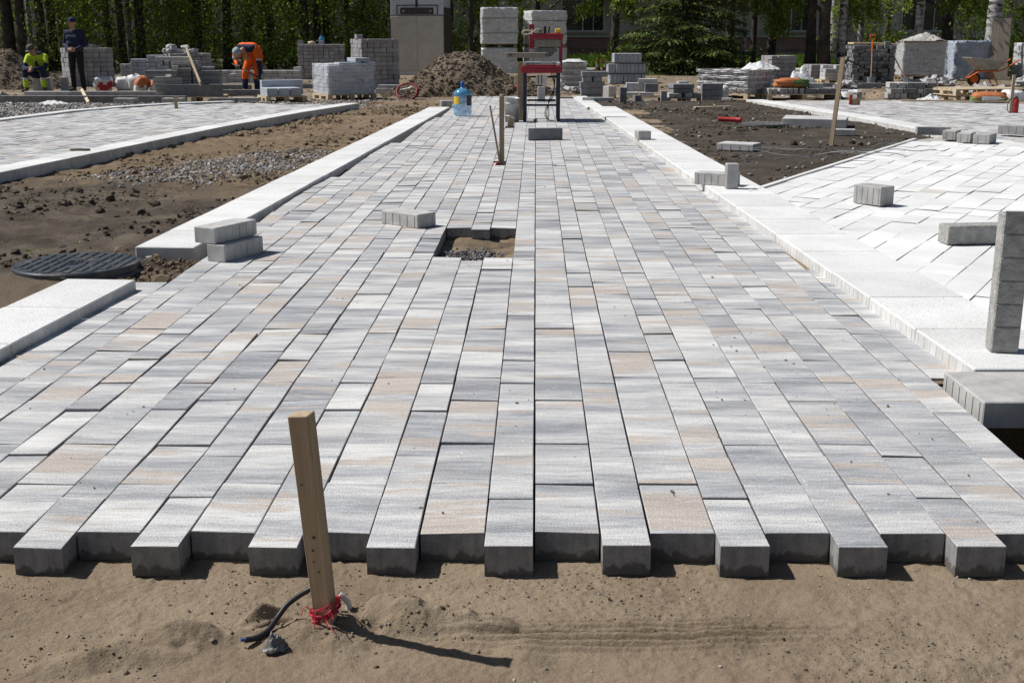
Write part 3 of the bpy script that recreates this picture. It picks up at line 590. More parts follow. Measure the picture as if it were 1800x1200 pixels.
block('paver', 'grey ribbed paver across the right kerb against an upright one', 'paver', (1.50, 9.86, KZ + .002), R(62), (.16, .34, .10), 'grey', 6, 3, group=LG)
block('paver', 'small grey paver standing upright on the right kerb', 'paver', (1.575, 9.60, KZ + .002), R(4), (.095, .075, .20), 'grey', 2, group=LG)
block('paver', 'grey ribbed paver alone in the middle of the white paving', 'paver', (2.47, 8.72, KZ + .002), R(38), (.155, .24, .135), 'grey', 5, group=LG)
block('concrete_bar', 'long grey concrete bar lying across the white paving', 'bar', (2.72, 7.06, KZ + .002), R(-82), (.125, .62, .11), 'rough', 0)
ob = thing('concrete_bar', 'tall grey concrete bar standing on end at the right picture edge', 'bar', (1.825, 4.53, KZ + .001), R(-6))
mb = MB(); mb.box((0, 0, .27), (.105, .085, .54), bev=.005); mb.build('bar_body', M['rough'], ob)
for i in range(6): q = MB(); q.box((0, -.044, .062 + i * .09), (.099, .006, .082), bev=.002); q.build('face_panel', M['rough'], ob)
block('concrete_slab', 'grey ribbed slab continuing the near end of the right kerb', 'slab', (1.712, 4.055, -.042), R(1.5), (.40, .375, .095), 'grey', 6)
block('concrete_block', 'grey block propping up the loose slab at the kerb end', 'block', (1.93, 4.20, -.13), R(2), (.2, .26, .089), 'dark', 0)
# row of pavers at the far corner of the white paving
RG = 'pavers lined up at the far corner of the white paving'
for lab, x, y, a, sz in (('grey paver lying lengthwise at the soil corner of the white paving', 4.92, 15.0, 80, (.16, .40, .10)), ('leftmost of three grey pavers side by side by the far kerb', 4.93, 14.35, -30, (.15, .30, .105)),
                         ('middle of three grey pavers side by side by the far kerb', 4.98, 14.0, -30, (.15, .30, .105)), ('rightmost of three grey pavers side by side by the far kerb', 5.14, 13.85, -35, (.18, .30, .105)),
                         ('grey paver on the paving just behind the far right kerb', 5.95, 15.1, 55, (.17, .34, .11))):
    block('paver', lab, 'paver', (x, y, KZ + .001), R(a), sz, 'grey', 4, 2, group=RG)
# pieces on the black soil
block('concrete_slab', 'large pale slab lying on the black soil beside the metal hatch', 'slab', (3.98, 17.25, .0), R(72), (.42, .88, .12), 'stone', 0, ry=R(-3))
block('concrete_slab', 'thin pale slab alone in the middle of the black soil', 'slab', (2.30, 13.6, .0), R(62), (.3, .42, .075), 'stone', 4)
block('concrete_block', 'small pale block lying behind the soil stake', 'block', (4.0, 15.65, .0), R(75), (.2, .26, .075), 'stone', 0)
mb = MB(); mb.smooth = True
pts = [(-.15, .05, .045), (-.07, .02, .045), (.02, -.02, .045), (.10, -.06, .045), (.16, -.10, .042)]
path = []; rad = []
for i in range(33):
    t = i / 32 * 4; a = int(min(t, 3)); f = t - a; p = Vector(pts[a]).lerp(Vector(pts[a + 1]), f); path.append(p); rad.append(.032 + .005 * (i % 2))
mb.tube(path, rad, 12); tag(mb.build('drain_pipe', M['redplastic'], None, (2.84, 17.75, .01)), 'short red corrugated pipe lying on the black soil', 'pipe')
mb = MB(); mb.smooth = False; mb.lathe([(.33, 0), (.33, .03), (.31, .036), (.0, .036)], 28)
h = thing('inspection_hatch', 'flat round metal hatch set in the black soil', 'hatch', (3.28, 17.3, .0)); mb.build('cover', M['steel'], h)
for i in range(7): q = MB(); q.box((-.24 + i * .08, 0, .039), (.02, 2 * (.3 ** 2 - (-.24 + i * .08) ** 2) ** .5 * .95, .006)); q.build('tread_rib', M['steel'], h)
def plank(name, label, a, b, w, t, mat, roll=0, cat='plank'):
    a, b = Vector(a), Vector(b); d = b - a; L = d.length; z = d.normalized(); mb = MB(); mb.box((0, 0, L / 2), (w, t, L), bev=min(w, t) * .08)
    o = mb.build(name, M[mat]); o.location = a; o.rotation_euler = (z.to_track_quat('Z', 'Y') @ Euler((0, 0, roll)).to_quaternion()).to_euler(); return tag(o, label, cat)
plank('wooden_stake', 'tall wooden stake leaning in the black soil', (3.44, 14.05, -.05), (3.53, 14.12, 1.0), .05, .022, 'woodold', .3, 'stake')
plank('plank', 'short pale plank lying on the far side of the black soil', (2.78, 21.2, .03), (3.42, 21.35, .035), .09, .02, 'woodpale')
# wire tangle on the soil
wr_ = thing('wire_tangle', 'tangle of thin pale wire on the black soil', 'wire', (2.9, 12.5, .02))
for k in range(5):
    mb = MB(); rr2 = random.Random(40 + k); x = -.9 + .15 * k; pts = []
    y0 = rr2.uniform(-.5, .6); ph = rr2.uniform(0, 6)
    for i in range(40):
        t = i / 39; pts.append((x + t * 1.9, y0 + .35 * math.sin(ph + t * 5 + k) + t * .9, .03 + .03 * math.sin(7 * t + ph) + .012 * math.sin(23 * t)))
    mb.tube(pts, .0042, 5); mb.build('wire', M['galv'], wr_)

# ---- manhole
mh = thing('manhole_cover', 'round dark ribbed manhole cover by the gap in the left kerb', 'manhole', (-2.60, 6.60, -.06)); mh.scale = (.92, .92, 1)
mb = MB(); mb.smooth = False; mb.lathe([(.41, -.14), (.395, .02), (.36, .03), (.36, -.1)], 56, caps=False); mb.build('ring', M['wet'], mh)
mb = MB(); mb.lathe([(.375, .0), (.375, .052), (.368, .06), (.0, .06)], 64, caps=False); lid = mb.build('lid', M['wet'], mh)
for i in range(11):
    for j in range(4):
        x = -.30 + i * .06; Ly = (.345 ** 2 - x * x) ** .5; seg = 2 * Ly / 4; y = -Ly + (j + .5) * seg + (.02 if i % 2 else -.02)
        if abs(x) < .1 and abs(y) < .07: continue
        q = MB(); q.box((x, max(-Ly + seg * .42, min(Ly - seg * .42, y)), .0625), (.042, seg * .82, .007), bev=.002); q.build('tread_bar', M['wet'], lid)
q = MB(); q.lathe([(.07, .06), (.07, .066), (.05, .066), (.05, .06)], 24, caps=False); q.box((0, 0, .063), (.08, .012, .007)); q.box((0, 0, .063), (.012, .08, .0075)); q.build('emblem', M['wet'], lid)
for a in (0, 2.1, 4.2): q = MB(); q.box((.40 * math.cos(a - 1.4), .40 * math.sin(a - 1.4), .02), (.03, .03, .05), RZ(a)); q.build('lug', M['wet'], mh)
for i, (lab, x, y, s) in enumerate((('brown stone at the left kerb gap, beside the pavers', -2.02, 6.28, .055), ('brown stone lying behind the manhole cover', -2.55, 7.2, .045), ('small pale stone by the kerb end behind the manhole', -2.30, 6.98, .035))):
    n = 1; V = ICO_V * (1 + .3 * (rng.random((12, 1)) - .5)) * s * np.array([1.2, .9, .75]); tag(obj('stone', np_mesh('stone', V, ICO_F, M['clodb'] if i < 2 else M['kerbside']), None, (x, y, -.035)), lab, 'stone')
P = np.stack([rng.uniform(-2.25, -1.8, 700), rng.uniform(5.85, 6.9, 700)], 1); P = P[(P[:, 0] - 1.0 * (P[:, 1] - 5.8) * .12 < -1.88)]; S = rng.uniform(.004, .02, len(P)) * rng.random(len(P)) ** .6 + .002; rocks('kerb_gap_clods', np.c_[P, z_soilL(P[:, 0], P[:, 1]) + S * .4], S, M['clodb'], .8, .4)

# ---- foreground stake with twine and cable
st = thing('wooden_stake', 'square wooden stake in the foreground sand tied with red twine', 'stake', (-.478, 2.505, -.10))
d = Vector((-.487 + .478 - .012, 2.43 - 2.505, .462 + .10)); mb = MB(); mb.box((0, 0, d.length / 2), (.047, .031, d.length), bev=.002)
for i, (vx) in enumerate(mb.v):
    x, y, z = vx; mb.v[i] = (x * (1.0 + .12 * z / .6) + .003 * math.sin(z * 9), y, z + (.006 * x / .03 if z > .5 else 0))
post = mb.build('post', M['wood'], st); post.rotation_euler = (d.normalized().to_track_quat('Z', 'Y') @ Euler((0, 0, R(-6))).to_quaternion()).to_euler()
for (z, x, r) in ((.27, .004, .004), (.235, -.002, .003), (.40, -.012, .0022), (.18, .006, .0026), (.205, -.004, .002)):
    q = MB(); q.lathe([(r, 0), (r, .002), (0, .002)], 10, caps=False); n = q.build('nail_hole', M['brown'], post, (x, -.0158, z)); n.rotation_euler = (R(90), 0, 0)
rt = random.Random(3)
for k in range(9):
    q = MB(); pts = []; ph = rt.uniform(0, 6); z0 = .066 + rt.uniform(-.012, .014)
    for i in range(26):
        a = ph + i / 25 * 6.283; pts.append((.033 * math.cos(a) * (1 + .12 * math.sin(3 * a + k)) - .002, .029 * math.sin(a) * (1 + .12 * math.cos(2 * a + k)) - .010, z0 + .010 * math.sin(a + k) + .012 * math.cos(a)))
    q.tube(pts, .0017, 5); q.build('twine_loop', M['twine'], st)
for k in range(6):
    q = MB(); a = rt.uniform(2.6, 5.6); p = Vector((.035 * math.cos(a), .028 * math.sin(a) - .010, .066)); dd = Vector((math.cos(a) * .6 + rt.uniform(-.6, .5), -.6, rt.uniform(-.8, 1.1))).normalized(); L = rt.uniform(.02, .055)
    q.tube([p + dd * L * t + Vector((0, 0, -.03 * t * t + .008 * math.sin(5 * t + k))) for t in (0, .25, .5, .75, 1)], .0011, 4); q.build('twine_end', M['twine'], st)
mb = MB(); mb.smooth = True
ctl = [(-.468, 2.545, -.03), (-.50, 2.55, .0), (-.535, 2.54, -.012), (-.57, 2.515, -.03), (-.59, 2.485, -.05), (-.603, 2.45, -.062), (-.625, 2.425, -.068), (-.648, 2.41, -.066)]
def spline(c, n=6):
    c = [Vector(p) for p in c]; out = []
    for i in range(len(c) - 1):
        p0, p1, p2, p3 = c[max(i - 1, 0)], c[i], c[i + 1], c[min(i + 2, len(c) - 1)]
        for k in range(n):
            t = k / n; out.append(.5 * ((2 * p1) + (p2 - p0) * t + (2 * p0 - 5 * p1 + 4 * p2 - p3) * t * t + (3 * p1 - p0 - 3 * p2 + p3) * t ** 3))
    return out + [c[-1]]
cb_ = thing('cable', 'black cable end curling out of the sand behind the stake', 'cable'); mb.tube(spline(ctl), .0068, 10); mb.build('sheath', M['blackplastic'], cb_)
q = MB(); q.tube([(-.646, 2.411, -.066), (-.656, 2.407, -.064)], .004, 8); q.build('core_wire', M['bluecap'], cb_)
q = MB(); q.smooth = True; q.tube(spline([(-.44, 2.56, -.09), (-.435, 2.555, -.05), (-.446, 2.55, -.03), (-.455, 2.55, -.022)]), .007, 8); tag(q.build('conduit_end', M['whitep']), 'short white conduit end behind the foreground stake', 'conduit')



# ---- stakes and pit further up the paving
t = thing('wooden_stake', 'thin wooden stake with a leaning stick in a gap of the paving', 'stake', (-.335, 11.98, -.08))
q = MB(); q.box((0, 0, .375), (.05, .035, .75), bev=.004); q.lathe([(.026, .74), (.022, .757), (.01, .765)], 12); q.build('post', M['woodold'], t)
q = MB(); q.tube([(-.012, -.03, .06), (-.115, -.045, .66)], [.012, .009], 6); q.build('stick', M['woodold'], t)
V = ICO_V * (1 + .5 * (rng.random((12, 1)) - .5)) * np.array([.035, .03, .035]); obj('red_wrap', np_mesh('red_wrap', V, ICO_F, M['redplastic']), t, (-.05, -.06, .07))
q = MB(); q.box((0, 0, .1), (.09, .05, .2), bev=.006, M=rot3(0, R(8), 0)); tag(q.build('timber_stub', M['woodold'], None, (-.345, 16.86, -.06)), 'short timber stub sticking out of the paving by the bucket', 'stub')
# ---- bucket with a timber offcut
t = thing('bucket', 'dented grey metal bucket beside the masonry saw', 'bucket', (-.35, 17.95, 0))
q = MB(); q.smooth = True; q.lathe([(0, .006), (.098, .006), (.10, .0), (.118, .30), (.124, .345), (.126, .35), (.121, .35), (.114, .30), (.097, .012)], 28, caps=False); q.build('shell', M['galv'], t)
for z, r in ((.09, .1065), (.27, .1175)): q = MB(); q.lathe([(r, z), (r + .004, z + .006), (r, z + .012)], 28, caps=False); q.build('hoop', M['galv'], t)
q = MB(); q.tube([(.12 * math.cos(a), -.02 - .02 * math.sin(a), .33 - .14 * math.sin(a)) for a in [math.pi * i / 12 for i in range(13)]], .004, 6); q.build('bail_handle', M['steel'], t)
plank('timber_post', 'brown timber post standing behind the bucket', (-.225, 18.3, 0), (-.225, 18.3, .86), .10, .045, 'woodold', 0, 'timber')
# ---- water bottle
t = thing('water_bottle', 'large blue water cooler bottle standing on the left of the paving', 'bottle', (-1.16, 19.25, 0))
q = MB(); q.smooth = True; pr = [(0, .004), (.11, .0), (.138, .02), (.145, .05), (.145, .09), (.138, .10), (.145, .112), (.145, .165), (.138, .176), (.145, .188), (.145, .245), (.137, .257), (.145, .27), (.145, .31), (.138, .32), (.145, .332), (.144, .36), (.12, .40), (.06, .43), (.034, .44), (.031, .475)]
q.lathe(pr, 28, caps=False); q.build('body', M['bottle'], t)
q = MB(); q.smooth = False; q.lathe([(.034, .455), (.036, .46), (.035, .525), (.026, .535), (0, .535)], 18, caps=False); q.build('cap', M['bluecap'], t)
def curved_label(a0, a1, z0, z1, r, mat):
    q = MB(); n = 8; vs = [(r * math.cos(a0 + (a1 - a0) * i / n), r * math.sin(a0 + (a1 - a0) * i / n), z) for i in range(n + 1) for z in (z0, z1)]; q.add(vs, [(2 * i, 2 * i + 2, 2 * i + 3, 2 * i + 1) for i in range(n)]); return q.build('paper_label', M[mat], t)
curved_label(R(205), R(250), .19, .31, .1465, 'yellow'); curved_label(R(300), R(350), .17, .33, .1465, 'brown')
block('paver', 'grey paver end lying on the far end of the left kerb', 'paver', (-1.60, 21.6, .0), R(15), (.2, .2, .12), 'grey', 3, group=LG)
block('paver', 'small white block beside the grey paver behind the blue bottle', 'paver', (-1.42, 21.3, .0), R(5), (.1, .12, .06), 'stone', 0, group=LG)

# ---- masonry saw
sw = thing('masonry_saw', 'red masonry saw on navy steel legs at the far end of the paving', 'saw', (.09, 18.35, 0))
for sx in (-1, 1):
    for sy in (-1, 1): q = MB(); q.box((sx * .25, sy * .33, .36), (.05, .05, .72), bev=.004); q.build('leg', M['navy'], sw)
for sy in (-1, 1): q = MB(); q.box((0, sy * .30, .24 if sy < 0 else .28), (.44, .035, .03)); q.build('cross_bar', M['navy'], sw)
for sx in (-1, 1): q = MB(); q.box((sx * .25, 0, .20), (.03, .6, .03)); q.build('side_bar', M['navy'], sw)
tr = empty('water_tray', parent=sw)
q = MB(); q.box((0, -.40, .76), (.60, .025, .10), bev=.006); q.box((0, -.418, .76), (.56, .012, .022)); q.build('tray_front', M['red'], tr)
q = MB(); q.box((0, .40, .76), (.60, .025, .10), bev=.006); q.build('tray_back', M['red'], tr)
for sx in (-1, 1): q = MB(); q.box((sx * .2875, 0, .76), (.025, .775, .10), bev=.006); q.build('tray_side', M['red'], tr)
q = MB(); q.box((0, 0, .722), (.55, .775, .012)); q.build('tray_floor', M['steel'], tr)
q = MB(); q.box((.0, -.05, .855), (.50, .5, .02), bev=.004); q.build('cutting_table', M['galv'], sw)
for x in (-.25, .25): q = MB(); q.box((x, -.30, .835), (.05, .08, .05), bev=.006); q.build('slide_bracket', M['whitep'], sw)
q = MB(); q.tube([(.0, -.33, .862), (.16, -.33, .862)], .022, 12); q.build('roller', M['whitep'], sw)
q = MB(); q.box((-.22, -.35, .965), (.62, .055, .075), bev=.006); q.build('guide_beam', M['woodgrey'], sw)
for x in (-.46, .06): q = MB(); q.lathe([(.014, 0), (.014, .03)], 10); b_ = q.build('bolt', M['black'], sw, (x, -.38, .965)); b_.rotation_euler = (R(90), 0, 0)
q = MB(); q.box((-.155, .05, 1.23), (.075, .12, .36), bev=.008); q.build('column', M['red'], sw)
q = MB(); q.box((-.13, .05, .98), (.02, .02, .34)); q.build('guide_rod', M['galv'], sw)
q = MB(); q.box((.285, .05, 1.0), (.05, .07, .5), bev=.006); q.build('column', M['red'], sw)
q = MB(); q.box((.09, .05, 1.235), (.46, .14, .085), bev=.01); q.build('head_beam', M['red'], sw)
q = MB(); q.box((.08, .05, 1.135), (.40, .12, .11), bev=.015); q.build('blade_guard', M['woodgrey'], sw)
q = MB(); q.box((.06, .03, 1.03), (.34, .02, .06)); q.lathe([(.13, -.004), (.13, .004)], 28, (.08, .05, 1.06), rot3(R(90))); q.build('blade', M['steel'], sw)
q = MB(); q.lathe([(.022, 0), (.022, .10), (.015, .11)], 12, (.045, .05, 1.275)); q.build('switch_knob', M['blackplastic'], sw)
q = MB(); q.box((.105, .05, 1.32), (.022, .03, .10), M=rot3(0, R(8), 0)); q.build('clamp_lever', M['black'], sw)
q = MB(); q.box((.24, .05, 1.31), (.085, .07, .07), bev=.012); q.build('motor_cap', M['yellow'], sw)
q = MB(); q.box((-.02, -.005, 1.31), (.05, .07, .06), bev=.01); q.build('motor_terminal', M['steel'], sw)
q = MB(); q.smooth = True; q.tube(spline([(-.14, .0, 1.30), (-.22, -.02, 1.32), (-.29, -.03, 1.30), (-.27, -.04, 1.26), (-.17, -.04, 1.275), (-.07, -.03, 1.34), (-.02, -.02, 1.30)]), .009, 8); q.build('water_hose', M['woodpale'], sw)
q = MB(); q.box((-.155, -.012, 1.30), (.03, .004, .08)); q.build('label_plate', M['whitep'], sw)
for k in range(3):
    q = MB(); q.smooth = True; q.tube(spline([(.20 - .03 * k, -.2, .70), (.19, -.22, .5), (.17 - .02 * k, -.25, .36), (.10, -.3, .26), (.05 + .03 * k, -.32, .12), (.10, -.36, .03), (.2 - .05 * k, -.38, .012)]), .006, 6); q.build('power_cord', M['black'], sw)
q = MB(); q.box((0, -.1, .60), (.17, .03, .14), bev=.004); q.build('control_box', M['whitep'], sw)
for k in range(2): q = MB(); q.box((-.05 + .05 * k, -.12, .61), (.012, .01, .13)); q.build('strap', M['black'], sw)
q = MB(); q.smooth = True; q.tube(spline([(-.33, .0, .62), (-.36, -.02, .5), (-.33, -.03, .36), (-.35, 0, .2), (-.36, -.05, .06)]), .02, 8); q.build('drain_hose', M['redplastic'], sw)
block('paver', 'paver standing on end behind the saw legs', 'paver', (.11, 23.6, -.08), R(8), (.14, .09, .36), 'stone', 2, group=LG)
q = MB(); q.box((0, 0, .015), (.42, .14, .03)); tag(q.build('plank', M['woodgrey'], None, (.62, 24.8, .0), R(6)), 'short dark board at the far right end of the paving', 'plank')

# ================================================================== building materials stacked at the back
def unit_block(w, d, h, mat, bev=.006):
    mb = MB(); mb.box((0, 0, 0), (w - .006, d - .006, h - .005), bev=bev); return mb.mesh('block', mat)
def stack(label, loc, rz, w, d, h, cw, ch, mat, rag=0, seed=1, name='block_stack', cat='block stack', group='stacks of concrete blocks', jit=.006, gone=0.0, left=True, right=False, mesh_d=None):
    """blocks piled in courses; the shell that can be seen is made of single blocks round a plain core"""
    r = random.Random(seed); t = thing(name, label, cat, loc, rz, group); nx = max(1, round(w / cw)); nz = max(1, round(h / ch)); nd = max(1, round(d / cw)); bw, bd, bh = w / nx, d / nd, h / nz
    me = unit_block(bw, bd, bh, M[mat])
    hts = {(i, j): nz + (r.choice([-1, 0, 0, 0, 0, -1, 1]) if rag and r.random() < rag else 0) for i in range(nx) for j in range(nd)}
    for (i, j), n in hts.items():
        for k in range(n):
            shell = j == 0 or (left and i == 0) or (right and i == nx - 1) or k >= nz - 1 - (1 if rag else 0)
            if not shell or (r.random() < gone and 0 < k < n - 1 and j == 0): continue
            obj('block', me, t, (-w / 2 + (i + .5) * bw + r.gauss(0, jit), -d / 2 + (j + .5) * bd + r.gauss(0, jit * 1.5), (k + .5) * bh), (0, 0, r.gauss(0, .02)))
    if nx > 2 and nd > 2:
        q = MB(); q.box((.02, bd * .5, h * .5 - bh * .6), (w - bw * 1.1 - .04, d - bd * 1.05, h - bh * 1.4)); q.build('core', M[mat], t)
    return t
def pallet(label, loc, rz, w=1.1, d=.9, mat='woodpale', h=.13):
    t = thing('wooden_pallet', label, 'pallet', loc, rz, 'wooden pallets under the stacks')
    n = 6; bm_ = MB(); bm_.box((0, 0, 0), (w, d / n * .8, .02)); bme = bm_.mesh('deck_board', M[mat]); f_ = MB(); f_.box((0, 0, 0), (.1, .1, h - .055)); fme = f_.mesh('foot_block', M[mat]); s_ = MB(); s_.box((0, 0, 0), (.1, d, .018)); sme = s_.mesh('bearer', M[mat])
    for i in range(n): obj('deck_board', bme, t, (0, -d / 2 + (i + .5) * d / n, h - .01), (0, 0, random.gauss(0, .006)))
    for x in (-w / 2 + .05, 0, w / 2 - .05):
        obj('bearer', sme, t, (x, 0, h - .0295)); obj('bearer', sme, t, (x, 0, .0095))
        for y in (-d / 2 + .06, 0, d / 2 - .06): obj('foot_block', fme, t, (x, y, .019 + (h - .057) / 2))
    return t
def film(parent, w, d, z0, z1, mat='film', amp=.02, seed=0, name='stretch_wrap', top=True, flare=0):
    """thin wrinkled plastic skin round a load"""
    nx, ny, nz = 14, 12, 12; q = MB(); q.smooth = True; r = np.random.default_rng(seed); ring = []
    per = [(-1 + 2 * i / nx, -1) for i in range(nx)] + [(1, -1 + 2 * i / ny) for i in range(ny)] + [(1 - 2 * i / nx, 1) for i in range(nx)] + [(-1, 1 - 2 * i / ny) for i in range(ny)]
    n = len(per); vs = []; ph = r.random(4) * 6
    for k in range(nz + 1):
        z = z0 + (z1 - z0) * k / nz
        for i, (x, y) in enumerate(per):
            e = amp * (math.sin(i * 1.3 + ph[0]) * math.sin(k * .9 + i * .2 + ph[1]) * .6 + (r.random() - .5) * .8) + flare * (1 - k / nz) ** 2
            vs.append((x * (w / 2 + .012 + e * (abs(x) > .9) + .004 * abs(x)), y * (d / 2 + .012 + e * (abs(y) > .9)), z + amp * .5 * (r.random() - .5)))
    fs = [(k * n + i, k * n + (i + 1) % n, (k + 1) * n + (i + 1) % n, (k + 1) * n + i) for k in range(nz) for i in range(n)]
    if top: fs.append(tuple(nz * n + i for i in range(n)))
    q.add(vs, fs); return q.build(name, M[mat], parent)
def crumple(name, label, cat, loc, w, d, h, mat, seed, rz=0, peak=1.0, nn=26, parent=None):
    """creased sheet lying in a heap"""
    X, Y = np.meshgrid(np.linspace(-1, 1, nn), np.linspace(-1, 1, nn)); rr_ = np.sqrt(X ** 2 + Y ** 2); e = 1 + .25 * fbm(np.arctan2(Y, X) * 1.5 + seed, rr_ * 0 + seed, 2)
    Z = h * (np.clip(1 - rr_ / 1.15, 0, 1) ** .35 * peak * .7 + .6 * np.abs(fbm(X * 2.2 + seed, Y * 2.2, 4)) + .25 * (fbm(X * 5, Y * 5 + seed, 3))) * np.clip(1.35 - rr_, 0.02, 1)
    sc_ = np.minimum(1, 1.02 / np.maximum(rr_, 1e-3)) * e; V = np.stack([X * sc_ * w / 2, Y * sc_ * d / 2, np.maximum(Z, .004)], -1).reshape(-1, 3); i = np.arange(nn * nn).reshape(nn, nn)
    F = np.stack([i[:-1, :-1], i[:-1, 1:], i[1:, 1:], i[1:, :-1]], -1).reshape(-1, 4); o = obj(name, np_mesh(name, V, F, M[mat], smooth=True), parent, loc, (0, 0, rz))
    return tag(o, label, cat) if label else o
def sack(label, loc, w, d, h, mats, rz=0, seed=0, group='filled sacks', lean=0):
    n, m = 20, 14; q = MB(); q.smooth = True; vs = []; r = random.Random(seed); ph = [r.uniform(0, 6) for _ in range(5)]
    for k in range(m + 1):
        v = -math.pi / 2 + math.pi * k / m
        for i in range(n):
            a = 2 * math.pi * i / n; sp = lambda c, e: math.copysign(abs(c) ** e, c)
            e = 1 + .08 * math.sin(2 * a + ph[0]) * math.cos(2 * v + ph[1]) + .07 * math.sin(5 * a + ph[2] + 3 * v) + .05 * math.sin(6 * v + ph[3] + 2 * a) + .05 * r.uniform(-1, 1)
            x, y, z = sp(math.cos(v), .55) * sp(math.cos(a), .6) * e, sp(math.cos(v), .55) * sp(math.sin(a), .6) * e, sp(math.sin(v), .7) * e
            vs.append((x * w / 2 + lean * z, y * d / 2, max(0, h / 2 + z * h / 2)))
    fs = []
    for k in range(m):
        for i in range(n): fs.append((k * n + i, k * n + (i + 1) % n, (k + 1) * n + (i + 1) % n, (k + 1) * n + i))
    q.add(vs, fs)
    if len(mats) > 1:
        for j, f in enumerate(q.f):
            c = sum((Vector(q.v[i]) for i in f), Vector()) / 4; q.m[j] = mats[1](c.x / w + .12 * math.sin(c.z / h * 7 + seed + c.x * 9), c.z / h + .14 * math.sin(c.x / w * 9 + seed))
        ml = mats[0]
    else: ml = mats
    return tag(q.build('sack', [M[x] for x in ml], None, loc, rz), label, 'sack', group)

G0 = -.085
crumple('foil_scrap', 'crumpled dark foil on the sand beside the black cable', 'scrap', (-.575, 2.395, -.082), .06, .05, .045, 'steel', 31, .4)
# --- left background
stack('mauve block stack behind the standing man', (-12.2, 33.0, G0), R(38), 1.1, 1.0, 1.0, .2, .125, 'mauve', .15, 1)
crumple('plastic_sheet', 'dark plastic sheet bunched on the block stack behind the men', 'sheet', (-12.2, 33.0, G0 + 1.0), .9, .6, .12, 'blackplastic', 3)
stack('low grey block stack right of the standing man', (-11.5, 34.8, G0), R(10), .75, .5, .54, .19, .11, 'stone', .1, 2)
stack('shorter bluish block stack in the left background', (-10.98, 33.6, G0), R(6), .40, .4, .70, .2, .1, 'blue', 0, 3)
stack('taller bluish block stack in the left background', (-10.55, 33.8, G0), R(6), .44, .4, .80, .22, .1, 'blue', 0, 4)
stack('block stack with broken stones on top behind the slab pile', (-10.65, 37.2, G0), R(28), 1.25, .9, .80, .16, .1, 'mauve', .2, 5)
rb = thing('rubble_pile', 'broken pale stones heaped on a block stack at the left', 'rubble', (-10.75, 37.1, G0 + .80))
for i in range(13):
    V = ICO_V * (1 + .5 * (rng.random((12, 1)) - .5)) * rng.uniform(.07, .13) * np.array([1.2, .9, .9]); obj('broken_stone', np_mesh('broken_stone', V, ICO_F, M['stone']), rb, (rng.uniform(-.5, .45), rng.uniform(-.3, .3), .06 + .12 * (i % 3 == 0)), (0, 0, rng.uniform(0, 3)))
stack('long low wall of pale blocks behind the bent worker', (-8.0, 34.9, G0), R(2), 2.5, .4, .36, .2, .09, 'stone', .12, 6)
stack('single column of blocks at the left end of the large stack', (-12.95, 28.2, G0), R(12), .42, .4, .34, .1, .34, 'stone', 0, 7)
block('concrete_slab', 'broken pale slab tilted against blocks at the left edge', 'slab', (-12.0, 27.0, G0), R(60), (.3, .36, .07), 'stone', 0, ry=R(24))
big1 = stack('wide mauve block stack with a bottle standing on top', (-6.68, 38.1, G0), R(6), 1.42, .85, 1.06, .155, .105, 'mauve', .1, 8)
block('paver', 'single block on the left corner of the wide mauve stack', 'paver', (-7.28, 37.8, G0 + 1.06), 0, (.15, .15, .12), 'mauve', 0)
q = MB(); q.smooth = True; q.lathe([(0, 0), (.075, 0), (.085, .03), (.085, .16), (.07, .2), (.03, .235), (.03, .25)], 16); b_ = thing('plastic_bottle', 'small blue water bottle on the wide mauve block stack', 'bottle', (-6.65, 37.95, G0 + 1.07)); q.build('body', M['bottle'], b_); q = MB(); q.lathe([(.034, .245), (.034, .28)], 12); q.build('cap', M['bluecap'], b_)
V = ICO_V * np.array([.14, .1, .07]); tag(obj('work_helmet', np_mesh('work_helmet', V, ICO_F, M['woodpale'], smooth=True), None, (-6.95, 37.9, G0 + 1.1)), 'pale rounded helmet lying on the wide mauve block stack', 'helmet')
stack('tall block stack with a ragged top in front of the grey cabinet', (-4.2, 31.8, G0), R(27), 1.02, .9, 1.24, .17, .112, 'mauve', .35, 9)
# kerb stones lying in rows
KG = 'long grey kerb stones laid on the ground'
def kerbstone(label, x, y, L, h, w, rz, mat='dark', z=G0): return block('kerb_stone', label, 'kerb stone', (x, y, z), rz, (w, L, h), mat, 0, group=KG)
for i, lab in enumerate(('first kerb stone of the front row, at the left edge', 'second kerb stone of the front row on the left', 'third kerb stone of the front row on the left', 'fourth kerb stone of the front row, beside the slab pile')):
    kerbstone(lab, -10.6 + i * 1.02, 24.35 - .02 * i, 1.0, .15, .14, R(90.6 + .3 * i))
for i, lab in enumerate(('left kerb stone of the pale row in front of the men', 'middle kerb stone of the pale row in front of the men', 'right kerb stone of the pale row in front of the men')):
    kerbstone(lab, -11.0 + i * 1.03, 27.15 + .05 * i, 1.0, .11, .18, R(91.5), 'stone')
kerbstone('kerb stone in front of the bent worker', -6.75, 27.6, 1.0, .13, .15, R(92)); kerbstone('kerb stone behind the bent worker, left of him', -8.0, 30.6, 1.6, .12, .15, R(90.5)); kerbstone('kerb stone behind the bent worker, right of him', -6.2, 31.2, 1.6, .12, .15, R(90.5))
kerbstone('short kerb stone lying at the edge of the left paving', -7.92, 23.3, .42, .09, .2, R(80), 'grey', -.02); kerbstone('short grey kerb stone in front of the slab pile pallet', -6.95, 23.15, .40, .10, .2, R(88), 'grey', -.02); kerbstone('dark kerb stone right of the slab pile pallet', -6.05, 23.4, .5, .09, .2, R(88), 'dark', -.02); kerbstone('narrow kerb stone between the slab pile and small pallet', -5.75, 24.0, .5, .07, .18, R(95), 'grey', -.02)
